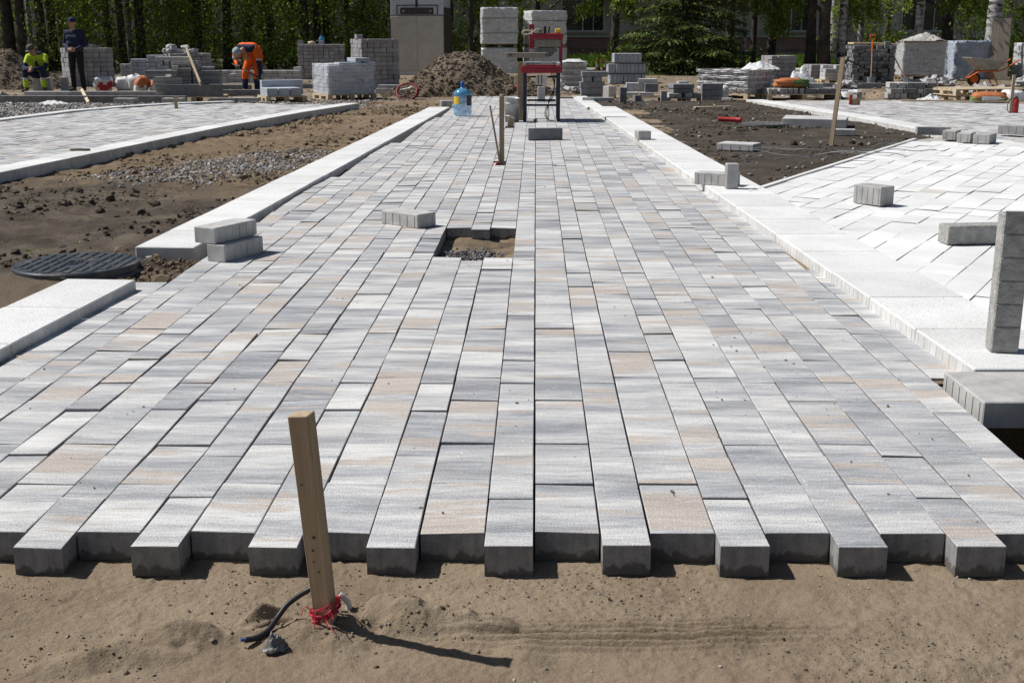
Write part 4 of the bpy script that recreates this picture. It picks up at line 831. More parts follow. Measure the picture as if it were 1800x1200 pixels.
# the pile of slabs with a leaning plank: every slab a part
pallet('pallet under the dark slab pile', (-7.0, 24.95, G0), R(7), 1.15, .95, 'woodpale')
sp = thing('slab_pile', 'pile of dark kerb slabs on a pallet with a leaning plank', 'slab pile', (-7.0, 24.95, G0 + .13), R(7))
def piece(parent, x0, x1, y0, y1, z0, z1, mat, name='slab', rz=0):
    q = MB(); q.box((0, 0, 0), (x1 - x0, y1 - y0, z1 - z0), bev=.006); return q.build(name, M[mat], parent, ((x0 + x1) / 2, (y0 + y1) / 2, (z0 + z1) / 2), rz)
piece(sp, -.58, .58, -.47, -.31, 0, .24, 'dark', 'kerb_stone')
for i, (a, b) in enumerate(((-.80, -.62), (-.82, -.63), (-.84, -.62), (-.86, -.55))): piece(sp, a + .03, a + .62, -.30, .1, .0 + i * .085 + .04, .08 + i * .085 + .04, 'grey', 'slab', R(random.uniform(-3, 3)))
for i in range(4): piece(sp, -.02, .52, -.28, .05, .12 + i * .098, .212 + i * .098, 'dark', 'slab', R(random.uniform(-1, 1)))
for i in range(4): piece(sp, -.34, -.05, -.28, .1, .22 + i * .085, .30 + i * .085, 'dark', 'slab', R(random.uniform(-2, 2)))
for (a, b, z, y) in ((-.95, -.30, .44, -.25), (-.45, .05, .62, .0), (-.78, -.12, .70, .05), (-.62, -.50, .53, .0), (-.42, -.30, .53, -.05), (.1, .38, .50, -.02)): piece(sp, a, b, y - .14, y + .18, z, z + .075, 'grey' if z > .5 else 'dark', 'slab', R(random.uniform(-5, 5)))
for (x, z) in ((-.72, .57), (-.6, .57), (-.48, .57)): piece(sp, x, x + .09, -.1, .1, z, z + .12, 'grey')
plank('plank', 'pale plank leaning on the dark slab pile', (-6.75, 24.36, .30), (-7.17, 25.0, .97), .13, .03, 'woodpale', R(75))
plank('plank', 'long pale lath propped on the kerb stones in front of the standing man', (-9.75, 25.9, .12), (-8.72, 23.45, -.02), .06, .025, 'woodpale', .5)
crumple('plastic_scrap', 'pale plastic scrap on the gravel below the propped lath', 'scrap', (-9.3, 23.2, -.05), .7, .35, .08, 'sheet', 5)
# sacks by the men
two = lambda a, b, c: ([a, b], c)
sack('red and white sack slumped at the feet of the standing man', (-10.45, 29.2, G0), .42, .3, .36, two('bag', 'bagr', lambda x, z: 1 if .15 < z < .62 and x > -.3 else 0), .3, 1)
sack('plain white sack, second from the standing man', (-10.02, 29.4, G0), .36, .3, .34, ['bag'], 0, 2); sack('tall white sack in the middle of the row of sacks', (-9.70, 29.3, G0), .38, .32, .40, ['bag'], .4, 3)
sack('brown orange sack with pale base, third from the right', (-9.36, 28.7, G0), .32, .28, .38, two('bag', 'bago', lambda x, z: 1 if z > .45 or x > .2 else 0), .7, 4, lean=.03); sack('small brown orange sack at the right end of the row of sacks', (-9.02, 28.75, G0), .30, .26, .30, two('bag', 'bago', lambda x, z: 1 if z > .55 else 0), .2, 5)
# small pallet with slabs, next to the bent worker
pallet('small pallet beside the bent worker', (-5.25, 25.0, G0), R(26), .85, .8)
t = thing('slab_pile', 'few pale slabs on the small pallet beside the bent worker', 'slab pile', (-5.25, 25.0, G0 + .13), R(26))
for i in range(3): piece(t, -.40 + i * .24, -.175 + i * .24, -.40, .2, 0, .16, 'blue', 'slab')
piece(t, -.35, .52, .24, .40, 0, .30, 'blue', 'slab')
# wrapped pallet
pallet('pallet under the film wrapped load', (-4.1, 25.95, G0), R(30), 1.1, .95)
t = stack('film wrapped load of grey slabs on a pallet left of the earth heap', (-4.1, 25.95, G0 + .13), R(30), 1.02, .88, .58, .255, .0725, 'blue', 0, 12, 'wrapped_load', 'wrapped load', 'film wrapped loads')
for x in (-.25, .0, .3): piece(t, x, x + .26, -.42, -.1, .58, .65, 'blue', 'block')
piece(t, .12, .45, -.40, .1, .66, .74, 'blue', 'block'); film(t, 1.04, .90, 0, .62, 'film', .02, 2)
# lying slabs, hose, in front of the heap
block('concrete_slab', 'long pale slab lying left of the earth heap', 'slab', (-3.2, 28.6, G0), R(84), (.3, 1.1, .12), 'stone', 0); block('concrete_slab', 'pale slab lying at the foot of the earth heap', 'slab', (-2.6, 27.3, G0), R(95), (.25, .95, .10), 'stone', 0); block('concrete_slab', 'small pale slab lying on top of another beside the heap', 'slab', (-3.45, 28.6, G0 + .121), R(80), (.22, .5, .08), 'stone', 0)
t = thing('hose_coil', 'coil of red and white hose leaning in front of the earth heap', 'hose', (-2.73, 25.75, G0))
for k in range(4):
    q = MB(); q.smooth = True; rr0 = .215 + .02 * (k % 2); q.tube([(rr0 * math.cos(a) * (1 + .04 * math.sin(3 * a + k)), .05 * math.sin(a) + .04 * k - .05 + .13 * math.sin(a), .17 + .165 * math.sin(a)) for a in [6.283 * i / 30 for i in range(31)]], .017, 8); q.build('hose_turn', M['hose'], t)
for k in range(5):
    q = MB(); q.smooth = True; r2 = random.Random(k); q.tube(spline([(r2.uniform(-.17, .17), r2.uniform(-.08, .05), .02 + .3 * i / 4 * r2.uniform(.6, 1)) for i in range(5)]), .014, 6); q.build('hose_end', M['whitep' if k % 2 else 'woodold'], t)
# earth heaps
def heap(name, label, cx, cy, prof, depth, seed, mat='heap', nrock=900, smax=.045, z0=G0 - .03):
    xs = np.array([p[0] for p in prof]); hs = np.array([p[1] for p in prof])
    def zf(X, Y):
        h = np.interp(X + .10 * fbm(X * 2, Y * 2 + seed, 3), xs, hs); s = np.clip(1 - ((Y + .12 * fbm(X * 2 + 9, Y * 2, 3)) / depth) ** 2, 0, 1); z = h * s ** .9
        return z * (1 + .10 * fbm(X * 2.5 + seed, Y * 2.5, 4)) + np.clip(z * 8, 0, 1) * (.05 * fbm(X * 6, Y * 6 + seed, 4) + .025 * np.abs(fbm(X * 16, Y * 16, 3)))
    t = thing(name, label, 'heap', (cx, cy, z0)); obj('mound', grid_mesh('mound', xs[0], xs[-1], -depth, depth, .035, zf, M[mat]), t)
    P = np.stack([rng.uniform(xs[0], xs[-1], nrock), rng.uniform(-depth, depth * .3, nrock)], 1); S = np.clip(rng.lognormal(-4.1, .55, nrock), .008, smax); Z = zf(P[:, 0], P[:, 1]); k = Z > .02; rocks('clods', np.c_[P, Z + S * .25][k], S[k], M[mat], .8, .5, t); return t
heap('earth_heap', 'large heap of brown earth at the end of the paving', -1.75, 28.0, [(-1.75, 0), (-1.35, .16), (-.9, .5), (-.45, .86), (-.1, 1.0), (.2, 1.02), (.5, .92), (.85, .62), (1.15, .42), (1.6, .36), (1.95, .2), (2.3, 0)], 1.35, 4, nrock=3600, smax=.06)
heap('earth_heap', 'dark earth heap behind the seated worker at the left edge', -13.9, 31.6, [(-2.2, 0), (-1.3, .7), (-.5, 1.05), (.2, .98), (.7, .6), (1.3, .22), (1.7, 0)], 1.2, 9, nrock=1800)
heap('sand_heap', 'small heap of yellow sand left of the stacked dark blocks', 7.1, 26.6, [(-.8, 0), (-.3, .10), (.2, .2), (.5, .22), (.8, .0)], .5, 2, 'sand', 120, .03)
# grey cabinet
cbn = thing('service_cabinet', 'tall grey service cabinet with a white framed top behind the block stacks', 'cabinet', (-3.95, 42.6, G0), R(-9))
piece(cbn, -.98, .90, -.55, .55, .12, 1.98, 'cabinet', 'body'); piece(cbn, -1.0, .92, -.57, .57, 0, .12, 'stone', 'plinth')
piece(cbn, .905, .93, -.56, .56, .12, 1.98, 'brown', 'corner_strip'); piece(cbn, -1.03, -.985, -.58, -.52, .12, 1.9, 'brown', 'corner_strip')
piece(cbn, -.96, -.03, -.566, -.551, .14, 1.96, 'cabinet', 'door'); piece(cbn, -.024, .88, -.566, -.551, .14, 1.96, 'cabinet', 'door')
piece(cbn, -1.0, .92, -.56, .56, 1.985, 2.0, 'brown', 'seam'); tp = piece(cbn, -.97, .89, -.54, .54, 2.0, 2.62, 'cabtop', 'top_box')
for (x0, x1, z0, z1, mt) in ((-.62, .55, 2.02, 2.24, 'brown'), (-.75, .70, 2.30, 2.33, 'brown'), (-.75, -.72, 2.02, 2.30, 'brown'), (.67, .70, 2.02, 2.30, 'brown'), (-.08, .0, 2.26, 2.6, 'brown')): q = MB(); q.box((0, 0, 0), (x1 - x0, .03, z1 - z0)); q.build('trim_panel', M[mt], tp, ((x0 + x1) / 2 + .04, -.548, (z0 + z1) / 2 - 2.31))
for (x, z) in ((-.5, .0 - .18), (.45, -.18)): q = MB(); q.lathe([(.025, 0), (.025, .03)], 10); o_ = q.build('bolt', M['frame'], tp, (x + .04, -.565, z)); o_.rotation_euler = (R(90), 0, 0)
q = MB(); q.box((0, 0, 0), (.03, .95, .22)); q.build('trim_panel', M['brown'], tp, (.945, 0, -.18))
# double stacked wrapped pallets behind the heap
def tier(label, loc, rz, w, d, h, seed, mat='stone', straps=True):
    t = stack(label, loc, rz, w, d, h, .3, .1, mat, 0, seed, 'wrapped_load', 'wrapped load', 'film wrapped loads'); film(t, w + .02, d + .02, 0, h + .03, 'film2', .022, seed)
    if straps:
        for z in (h * .3, h * .72): q = MB(); q.box((0, -d / 2 - .035, z), (w + .06, .006, .018)); q.box((-w / 2 - .035, 0, z), (.006, d + .06, .018)); q.build('strap', M['bagg'], t)
    return t
tier('lower of the two wrapped loads stacked right of the cabinet', (-1.22, 40.6, G0 + .12), R(3), 1.12, .95, .78, 21, 'stone', False); pallet('pallet between the two wrapped loads right of the cabinet', (-1.22, 40.6, G0 + .93), R(3), 1.15, .95, 'woodold'); tier('upper of the two wrapped loads stacked right of the cabinet', (-1.22, 40.6, G0 + 1.06), R(6), 1.12, .95, 1.12, 22)
tier('lower wrapped load behind the masonry saw', (.30, 40.8, G0 + .12), R(14), 1.2, .95, .78, 23, 'stone', False); pallet('pallet between the wrapped loads behind the saw', (.30, 40.8, G0 + .93), R(14), 1.2, .95, 'woodold'); tier('upper wrapped load behind the masonry saw', (.30, 40.8, G0 + 1.06), R(16), 1.15, .95, 1.02, 24)
t = stack('low stack of slabs in film layers right of the saw', (1.0, 33.2, G0), R(4), .70, .7, .62, .35, .155, 'stone', 0, 25, 'wrapped_load', 'wrapped load', 'film wrapped loads')
for k in range(4): film(t, .71, .71, .155 * k + .08, .155 * k + .14, 'film2', .02, k, top=False)
crumple('plastic_sheet', 'white sheet over the low slab stack right of the saw', 'sheet', (1.0, 33.2, G0 + .625), .85, .8, .10, 'sheet', 8)
# slabs by the kerb end
t = thing('slab_pile', 'five courses of grey slabs piled at the far end of the right kerb', 'slab pile', (1.2, 25.6, G0), R(2))
for (x0, x1, z0, z1) in ((-.26, .2, 0, .13), (-.25, .22, .135, .26), (-.27, .24, .265, .385), (-.22, -.03, .39, .49), (.0, .17, .39, .49), (-.24, .30, .495, .6)): piece(t, x0, x1, -.2, .2, z0, z1, 'dark', 'slab', R(random.uniform(-2, 2)))
block('concrete_block', 'pale ended block standing beside the five course slab pile', 'block', (1.53, 25.1, G0), R(35), (.2, .2, .32), 'grey', 3)
block('kerb_stone', 'grey kerb stone lying across the far end of the right kerb', 'kerb stone', (1.22, 23.6, -.04), R(88), (.15, .62, .12), 'grey', 0, group=KG)
# three layered stack
for i, (lab, w, z, x) in enumerate((('bottom course of the three course block stack', 1.0, 0, 0), ('middle course of the three course block stack', 1.08, .29, -.02), ('top course of the three course block stack', .78, .58, .0))):
    stack(lab, (2.6 + x, 35.0, G0 + z), R(2), w, .6, .255, .105, .255, 'blue', 0, 30 + i, 'block_course', 'block course', 'courses of the three course stack')
    if i < 2: plank('batten', ('lower' if i == 0 else 'upper') + ' timber batten in the three course block stack', (2.0, 34.85, G0 + z + .272), (3.2, 34.85, G0 + z + .272), .03, .06, 'woodold', 0, 'batten')
# blocks on two pallets beside the black soil
pallet('left pallet of loose blocks behind the black soil', (2.15, 24.9, G0), R(-4), 1.0, .8, 'woodpale'); pallet('right pallet of loose blocks behind the black soil', (3.0, 24.6, G0), R(6), .9, .8, 'woodgrey')
def pile(label, loc, rz, items):
    t = thing('block_pile', label, 'block pile', loc, rz, 'loose block piles')
    for (x0, x1, y0, y1, z0, z1, mt, a) in items: piece(t, x0, x1, y0, y1, z0, z1, mt, 'block', R(a))
    return t
pile('loose grey blocks on the left pallet behind the black soil', (2.15, 24.9, G0 + .13), R(-4), [(-.32, -.05, -.36, -.1, 0, .085, 'stone', 2), (-.03, .26, -.36, -.1, 0, .085, 'stone', -1), (-.35, -.2, -.05, .3, 0, .17, 'stone', 0), (-.3, .06, -.05, .25, .09, .26, 'stone', 3), (.07, .34, -.3, .2, .09, .26, 'dark', 2), (-.05, .32, -.1, .12, .265, .345, 'grey', -4), (-.45, -.36, -.3, 0, 0, .15, 'dark', 0)])
pile('loose grey blocks on the right pallet behind the black soil', (3.0, 24.6, G0 + .13), R(6), [(-.4, -.28, -.38, -.1, 0, .085, 'grey', 5), (-.25, -.12, -.38, -.1, 0, .08, 'grey', -3), (-.06, .08, -.36, -.1, 0, .085, 'grey', 8), (.12, .3, -.36, -.1, 0, .085, 'dark', -4), (-.3, .12, -.3, .0, .09, .17, 'dark', 4), (-.32, .12, -.32, .02, .175, .26, 'dark', 7), (-.1, .1, .05, .3, .0, .3, 'grey', 0)])
block('paver', 'dark block standing upright at the edge of the black soil', 'paver', (1.66, 23.1, -.04), R(5), (.13, .12, .33), 'dark', 0, group=LG); block('paver', 'short dark round edged block on the black soil edge', 'paver', (1.95, 23.4, -.04), R(20), (.13, .13, .17), 'dark', 0, group=LG); block('paver', 'dark block under the left pallet corner', 'paver', (2.52, 23.9, -.05), R(0), (.12, .1, .24), 'grey', 0, group=LG)
t = thing('slab_pile', 'three dark slabs stacked upright beside the wrapped slabs', 'slab pile', (3.52, 24.3, -.05), R(3))
for i in range(3): piece(t, -.22, .2, -.1, .1, .125 * i, .125 * i + .12, 'dark', 'slab', R(random.uniform(-1, 1)))
block('paver', 'small grey block at the foot of the three dark slabs', 'paver', (3.80, 24.1, -.03), R(60), (.1, .2, .08), 'grey', 0, group=LG); sack('crumpled white bag beside the three dark slabs', (3.85, 24.8, -.05), .16, .16, .3, ['bag'], 0, 8)
# wrapped flat load with film between the courses
pallet('pallet under the wide film wrapped slabs', (4.35, 26.6, G0), R(48), 1.0, 1.3)
t = stack('wide low load of pale slabs with film between the courses', (4.35, 26.6, G0 + .12), R(48), .98, 1.25, .48, .12, .12, 'stone', 0, 40, 'wrapped_load', 'wrapped load', 'film wrapped loads')
for k in range(4): film(t, 1.0, 1.27, .12 * k + .085, .12 * k + .14, 'sheet', .022, 50 + k, top=False, name='film_layer')
crumple('plastic_sheet', 'bunched white sheet on the right end of the wide slab load', 'sheet', (4.85, 26.5, G0 + .60), .85, .7, .2, 'sheet', 12, R(20))
crumple('plastic_sheet', 'torn clear film hanging behind the orange sack', 'sheet', (5.9, 27.0, G0), 1.0, .5, .62, 'film2', 15, R(-10), 1.0)
pallet('pallet with one course of pavers under the orange sack', (5.65, 26.2, G0), R(8), 1.62, .8)
t = thing('paver_course', 'single course of grey pavers on a long pallet', 'paver course', (5.65, 26.2, G0 + .13), R(8), 'courses of loose pavers')
for i in range(7): piece(t, -.78 + i * .112, -.69 + i * .112, -.36, .3, 0, .115, 'grey', 'paver', R(random.uniform(-3, 3)))
for i in range(3): piece(t, .02 + i * .27, .27 + i * .27, -.36, .3, 0, .11, 'dark', 'paver', R(random.uniform(-1, 1)))
sack('orange and green sack lying on the course of pavers', (5.45, 26.05, G0 + .245), .74, .4, .20, two('bago', 'bagg', lambda x, z: 1 if x > .08 else 0), R(4), 9); block('paver', 'dark paver lying beside the orange and green sack', 'paver', (5.98, 26.1, G0 + .242), R(85), (.2, .3, .1), 'grey', 0, group=LG)
stack('far block stack among the birch trunks', (7.6, 38.4, G0), R(18), .85, .7, .72, .2, .12, 'mauve', .2, 41); stack('lower far block stack right of the first among the birches', (8.75, 38.0, G0), R(10), .7, .6, .46, .2, .115, 'mauve', .2, 42); stack('small pale block stack on a pallet behind the soil stake', (8.35, 34.4, G0 + .13), R(4), .6, .5, .4, .3, .1, 'stone', .2, 43); pallet('pallet under the small pale block stack', (8.4, 34.4, G0), R(4), .95, .7)
for i, (lab, x, y, s) in enumerate((('white film heap left of the wooden soil stake', 6.55, 26.4, .5), ('round white film bundle right of the wooden soil stake', 7.0, 27.2, .6), ('white foam scraps in front of the stacked dark blocks', 8.05, 24.9, .45))): crumple('plastic_sheet', lab, 'sheet', (x, y, G0 + .02), s * 1.3, s * .8, .22, 'sheet', 20 + i, 0, .5)
block('kerb_stone', 'dark kerb stone beneath the pale block pallet on the right', 'kerb stone', (7.9, 31.5, G0), R(90), (.16, 2.0, .14), 'dark', 0, group=KG); block('kerb_stone', 'pale kerb stone lying in front of the shovel stack', 'kerb stone', (7.5, 27.6, G0), R(86), (.2, 1.3, .14), 'blue', 0, group=KG)
block('paver', 'pale paver lying at the back edge of the right paving', 'paver', (6.35, 24.3, .04), R(40), (.16, .26, .12), 'grey', 0, group=LG)
# stack with shovels
sh = stack('dark ragged block stack with shovels leaning on it', (9.15, 33.6, G0 + .05), R(-2), 1.12, .9, 1.02, .16, .1, 'dark', .25, 44, gone=.07, jit=.02)
for i, (lab, x, z, w) in enumerate((('pale board on top of the shovel stack, left', 8.95, 1.03, .8), ('pale board on top of the shovel stack, right', 9.4, 1.0, .7))): q = MB(); q.box((0, 0, 0), (w, .5, .045), bev=.004); tag(q.build('board', M['woodpale'], None, (x, 33.5, G0 + z + .09), R(4 - 8 * i)), lab, 'board')
def shovel(label, a, b, blade=True, grip=True):
    a, b = Vector(a), Vector(b); d = (b - a).normalized(); t = thing('shovel', label, 'shovel', a); L = (b - a).length
    q = MB(); q.tube([d * .12, d * (L - .2)], .017, 8); q.build('shaft', M['wood'], t); q = MB(); q.tube([d * (L - .38), d * (L - .1)], .02, 8)
    sx = Vector((1, 0, 0)); p = d * (L - .1); q.tube([p, p + d * .06 + sx * .065, p + d * .15 + sx * .07], .013, 6); q.tube([p, p + d * .06 - sx * .065, p + d * .15 - sx * .07], .013, 6); q.tube([p + d * .15 + sx * .075, p + d * .15 - sx * .075], .016, 8); q.build('grip', M['orange'], t)
    if blade: q = MB(); n = 7; vs = []; R_ = .11
    vs = []
    for k in range(6):
        for i in range(n):
            u_ = -1 + 2 * i / (n - 1); wd = R_ * (1 if k > 1 else .55 + .22 * k); vs.append(d * (k * .052) + Vector((u_ * wd, -.03 * (1 - u_ * u_), 0)))
    q = MB(); q.smooth = True; q.add(vs, [(k * n + i, k * n + i + 1, (k + 1) * n + i + 1, (k + 1) * n + i) for k in range(5) for i in range(n - 1)]); q.build('blade', M['galv'], t)
shovel('upright orange handled shovel against the dark block stack', (8.98, 32.75, G0 + .0), (9.02, 33.05, 1.2)); shovel('slanting orange handled shovel right of the upright one', (10.05, 32.9, G0 + .02), (9.52, 33.3, .98))
q = MB(); q.tube([(8.35, 33.0, .62), (9.72, 32.7, -.04)], .02, 8); tag(q.build('pry_bar', M['black']), 'long black bar slanting across the shovel stack', 'bar')
# wrapped load with sand, tarpaulin load
pallet('pallet under the sand topped wrapped load', (11.75, 37.6, G0), R(-4), 1.25, 1.0, 'woodold'); t = stack('wrapped block load with a mound of sand on top', (11.75, 37.6, G0 + .13), R(-4), 1.25, 1.0, 1.0, .2, .125, 'grey', 0, 45, 'wrapped_load', 'wrapped load', 'film wrapped loads'); film(t, 1.28, 1.04, .05, 1.0, 'film', .03, 5, top=False, flare=.03)
q = MB(); q.box((0, -.5, 1.02), (1.3, .12, .035)); q.build('edge_board', M['wood'], t)
heap('sand_mound', 'pale sand mound on top of the wrapped load', 11.75, 37.6, [(-.68, .02), (-.3, .14), (.1, .27), (.35, .2), (.68, .02)], .5, 3, 'road', 30, .03, G0 + 1.13)
t = stack('wrapped load in bluish film behind the wheelbarrow', (13.75, 38.9, G0), R(6), 1.5, 1.0, 1.14, .25, .14, 'blue', 0, 46, 'wrapped_load', 'wrapped load', 'film wrapped loads'); film(t, 1.55, 1.05, 0, 1.16, 'tarp', .05, 6, flare=.04)
t = stack('wrapped load cut off by the right picture edge', (15.6, 38.6, G0), R(0), .9, .9, 1.08, .22, .135, 'stone', 0, 47, 'wrapped_load', 'wrapped load', 'film wrapped loads'); film(t, .94, .94, 0, 1.1, 'film2', .03, 7)
plank('board', 'grey board leaning against the thick birch', (14.35, 38.1, G0), (14.45, 38.5, 1.75), .55, .03, 'woodgrey', 0, 'board')
# rubble heaps of broken blocks
def rubble(label, cx, cy, w, d, h, n, seed):
    t = thing('rubble_pile', label, 'rubble', (cx, cy, G0), 0, 'heaps of broken blocks'); r = random.Random(seed)
    mes = []
    for k in range(4):
        q = MB(); q.box((0, 0, 0), (r.uniform(.14, .24), r.uniform(.1, .18), r.uniform(.07, .1)), bev=.01); q.v = [(x + r.uniform(-.02, .02), y + r.uniform(-.02, .02), z + r.uniform(-.015, .015)) for x, y, z in q.v]; mes.append(q.mesh('broken_block', M['stone' if k % 2 else 'grey']))
    for i in range(n):
        a, e = r.uniform(0, 6.283), r.random() ** .6; x, y = e * w / 2 * math.cos(a), e * d / 2 * math.sin(a); obj('broken_block', r.choice(mes), t, (x, y, .05 + h * max(0, 1 - e) * r.uniform(.5, 1)), (r.uniform(-.6, .6), r.uniform(-.6, .6), r.uniform(0, 6)))
rubble('low spread of broken blocks left of the wheelbarrow', 10.9, 33.6, 1.5, .7, .2, 26, 1); rubble('heap of broken blocks right of the wheelbarrow', 12.9, 31.6, 1.6, 1.0, .55, 42, 2)
rubble('broken blocks scattered behind the empty pallets', 10.6, 28.6, 2.2, 1.0, .18, 24, 5); rubble('small heap of broken blocks by the shovel stack', 7.9, 31.0, .9, .6, .16, 12, 6); rubble('broken blocks beside the earth heap on the right', .7, 28.8, .9, .6, .12, 9, 7); rubble('broken blocks at the foot of the far left stacks', -9.9, 32.2, 1.3, .6, .16, 14, 8)
stack('half used block stack behind the broken blocks at the right edge', (14.6, 35.2, G0), R(8), .9, .7, .62, .18, .1, 'stone', .5, 61, jit=.02)
# block pile and pallets at the right
pile('three course pile of dark blocks at the back of the right paving', (8.0, 26.1, G0 + .03), R(-6), [(-.52, -.38, -.3, .2, 0, .11, 'stone', 2), (-.36, -.26, -.3, .2, 0, .11, 'stone', 0), (-.24, -.1, -.3, .2, 0, .11, 'stone', -2), (-.08, .16, -.3, .2, 0, .11, 'dark', 0), (.18, .32, -.3, .2, 0, .11, 'dark', 1), (.34, .52, -.3, .2, 0, .11, 'dark', 0), (-.46, -.2, -.3, .2, .115, .215, 'stone', 1), (-.18, .08, -.3, .2, .115, .215, 'dark', 0), (.1, .22, -.28, .2, .115, .21, 'stone', 0), (.24, .54, -.3, .2, .115, .215, 'dark', -1), (-.48, -.32, -.26, .2, .22, .33, 'stone', 0), (-.3, -.14, -.26, .2, .22, .33, 'stone', 0), (-.12, .26, -.28, .2, .22, .33, 'dark', 0), (.28, .44, -.28, .2, .22, .33, 'dark', 2)])
pallet('lower of two empty pallets at the right picture edge', (9.35, 25.7, G0), R(14), 1.75, 1.0, 'wood'); pallet('upper of two empty pallets at the right picture edge', (9.3, 25.7, G0 + .132), R(16), 1.75, 1.0, 'woodpale')
sack('orange green and white cement sack lying by the right stake', (8.45, 22.75, .02), .66, .36, .2, ([ 'bag', 'bago', 'bagg'], lambda x, z: 1 if z > .66 else 2 if (z > .3 and x < -.1) or x > .3 else 0), R(-6), 11); sack('white sack half hidden behind the right stake', (9.0, 23.1, .02), .4, .36, .22, ['bag'], R(20), 12)
plank('plank', 'long thin plank along the back edge of the right paving', (6.9, 23.0, .06), (9.6, 22.3, .06), .12, .025, 'wood')
t = thing('wooden_stake', 'wooden stake with a red extinguisher tied on in the right paving', 'stake', (7.70, 19.75, 0)); q = MB(); q.box((0, 0, .31), (.05, .03, .64), bev=.003); q.build('post', M['wood'], t)
q = MB(); q.smooth = True; q.lathe([(0, 0), (.045, 0), (.05, .02), (.05, .2), (.03, .25), (.015, .27)], 14, (.07, 0, .02)); q.build('red_cylinder', M['redplastic'], t); q = MB(); q.tube(spline([(-.02, -.03, .26), (-.07, -.04, .18), (-.07, -.04, .08), (-.02, -.03, .03)]), .006, 6); q.build('cord', M['black'], t)
t = thing('wooden_stake', 'short stake with red tape and looped cord in the right paving', 'stake', (5.72, 22.0, 0)); q = MB(); q.box((.07, 0, .06), (.14, .05, .12), bev=.004); q.build('post', M['woodold'], t); q = MB(); q.box((-.03, 0, .1), (.05, .05, .22), bev=.004); q.build('red_tape', M['redplastic'], t)
q = MB(); q.smooth = True; q.tube([(.03 + .07 * math.cos(a), -.01, .16 + .07 * math.sin(a)) for a in [6.283 * i / 16 for i in range(17)]], .008, 6); q.build('cord_loop', M['black'], t); q = MB(); q.box((.14, 0, .14), (.16, .04, .03)); q.build('arm', M['woodold'], t)
q = MB(); q.box((0, 0, .09), (.05, .04, .22), bev=.003); q.box((.01, 0, .215), (.09, .05, .02)); tag(q.build('wooden_stake', M['woodold'], None, (-6.15, 20.6, 0)), 'short wooden stake standing in the left paving', 'stake')
V = ICO_V * np.array([.13, .05, .02]); tag(obj('stone', np_mesh('stone', V * (1 + .4 * (rng.random((12, 1)) - .5)), ICO_F, M['clod']), None, (-4.86, 12.7, KZ + .01)), 'dark flat lump lying on the far left kerb', 'stone')
# wheelbarrow
wb = thing('wheelbarrow', 'orange wheelbarrow with a grey steel tray among the rubble', 'wheelbarrow', (12.15, 33.2, G0), R(4))
q = MB(); b_, tt = [(-.22, -.2), (.25, -.2), (.25, .2), (-.22, .2)], [(-.52, -.31), (.42, -.31), (.42, .31), (-.52, .31)]; vs = [(x, y, .42) for x, y in b_] + [(x, y, .74 if x < 0 else .66) for x, y in tt] + [(x * .96, y * .95, .435) for x, y in b_] + [(x * .965, y * .95, .745 if x < 0 else .665) for x, y in tt]
q.add(vs, [(3, 2, 1, 0), (0, 1, 5, 4), (1, 2, 6, 5), (2, 3, 7, 6), (3, 0, 4, 7), (8, 9, 10, 11), (12, 13, 9, 8), (13, 14, 10, 9), (14, 15, 11, 10), (15, 12, 8, 11), (4, 5, 13, 12), (5, 6, 14, 13), (6, 7, 15, 14), (7, 4, 12, 15)]); tr_ = q.build('tray', M['galv'], wb)
q = MB(); q.tube([(x, y, (.74 if x < 0 else .66) + .005) for x, y in tt + tt[:1]], .014, 6); q.build('rim', M['galv'], tr_)
for sy in (-1, 1):
    q = MB(); q.smooth = True; q.tube(spline([(-.50, sy * .06, .20), (-.25, sy * .17, .37), (.05, sy * .2, .40), (.35, sy * .24, .42), (.70, sy * .27, .64)]), .019, 8); q.build('frame_tube', M['orange'], wb); q = MB(); q.tube([(.66, sy * .27, .615), (.80, sy * .28, .70)], .022, 8); q.build('grip', M['orange'], wb)
    q = MB(); q.tube(spline([(.10, sy * .2, .40), (.26, sy * .21, .10), (.30, sy * .21, .02), (.38, sy * .21, .02)]), .017, 8); q.build('leg', M['orange'], wb)
wl = empty('wheel', (-.30, 0, .185), 0, wb); wl.rotation_euler = (R(90), 0, 0)
q = MB(); q.smooth = True; q.lathe([(.115, -.035), (.15, -.045), (.178, -.03), (.188, 0), (.178, .03), (.15, .045), (.115, .035)], 28, caps=False); q.build('tyre', M['black'], wl); q = MB(); q.lathe([(0, -.02), (.03, -.03), (.05, -.012), (.09, -.012), (.118, -.035), (.118, .035), (.09, .012), (.03, .03), (0, .02)], 24, caps=False); q.build('rim', M['orange'], wl)
# traffic cones
for lab, x in (('left traffic cone behind the five course slab pile', 2.35), ('right traffic cone behind the five course slab pile', 2.62)):
    t = thing('traffic_cone', lab, 'cone', (x, 46.2, G0), 0, 'traffic cones')
    q = MB(); q.box((0, 0, .015), (.28, .28, .03), bev=.005); q.build('base', M['black'], t); q = MB(); q.lathe([(.11, .03), (.085, .17)], 16); q.build('cone_foot', M['redplastic'], t); q = MB(); q.lathe([(.085, .17), (.06, .30)], 16); q.build('white_band', M['whitep'], t); q = MB(); q.lathe([(.06, .30), (.025, .48)], 16); q.build('cone_tip', M['redplastic'], t)

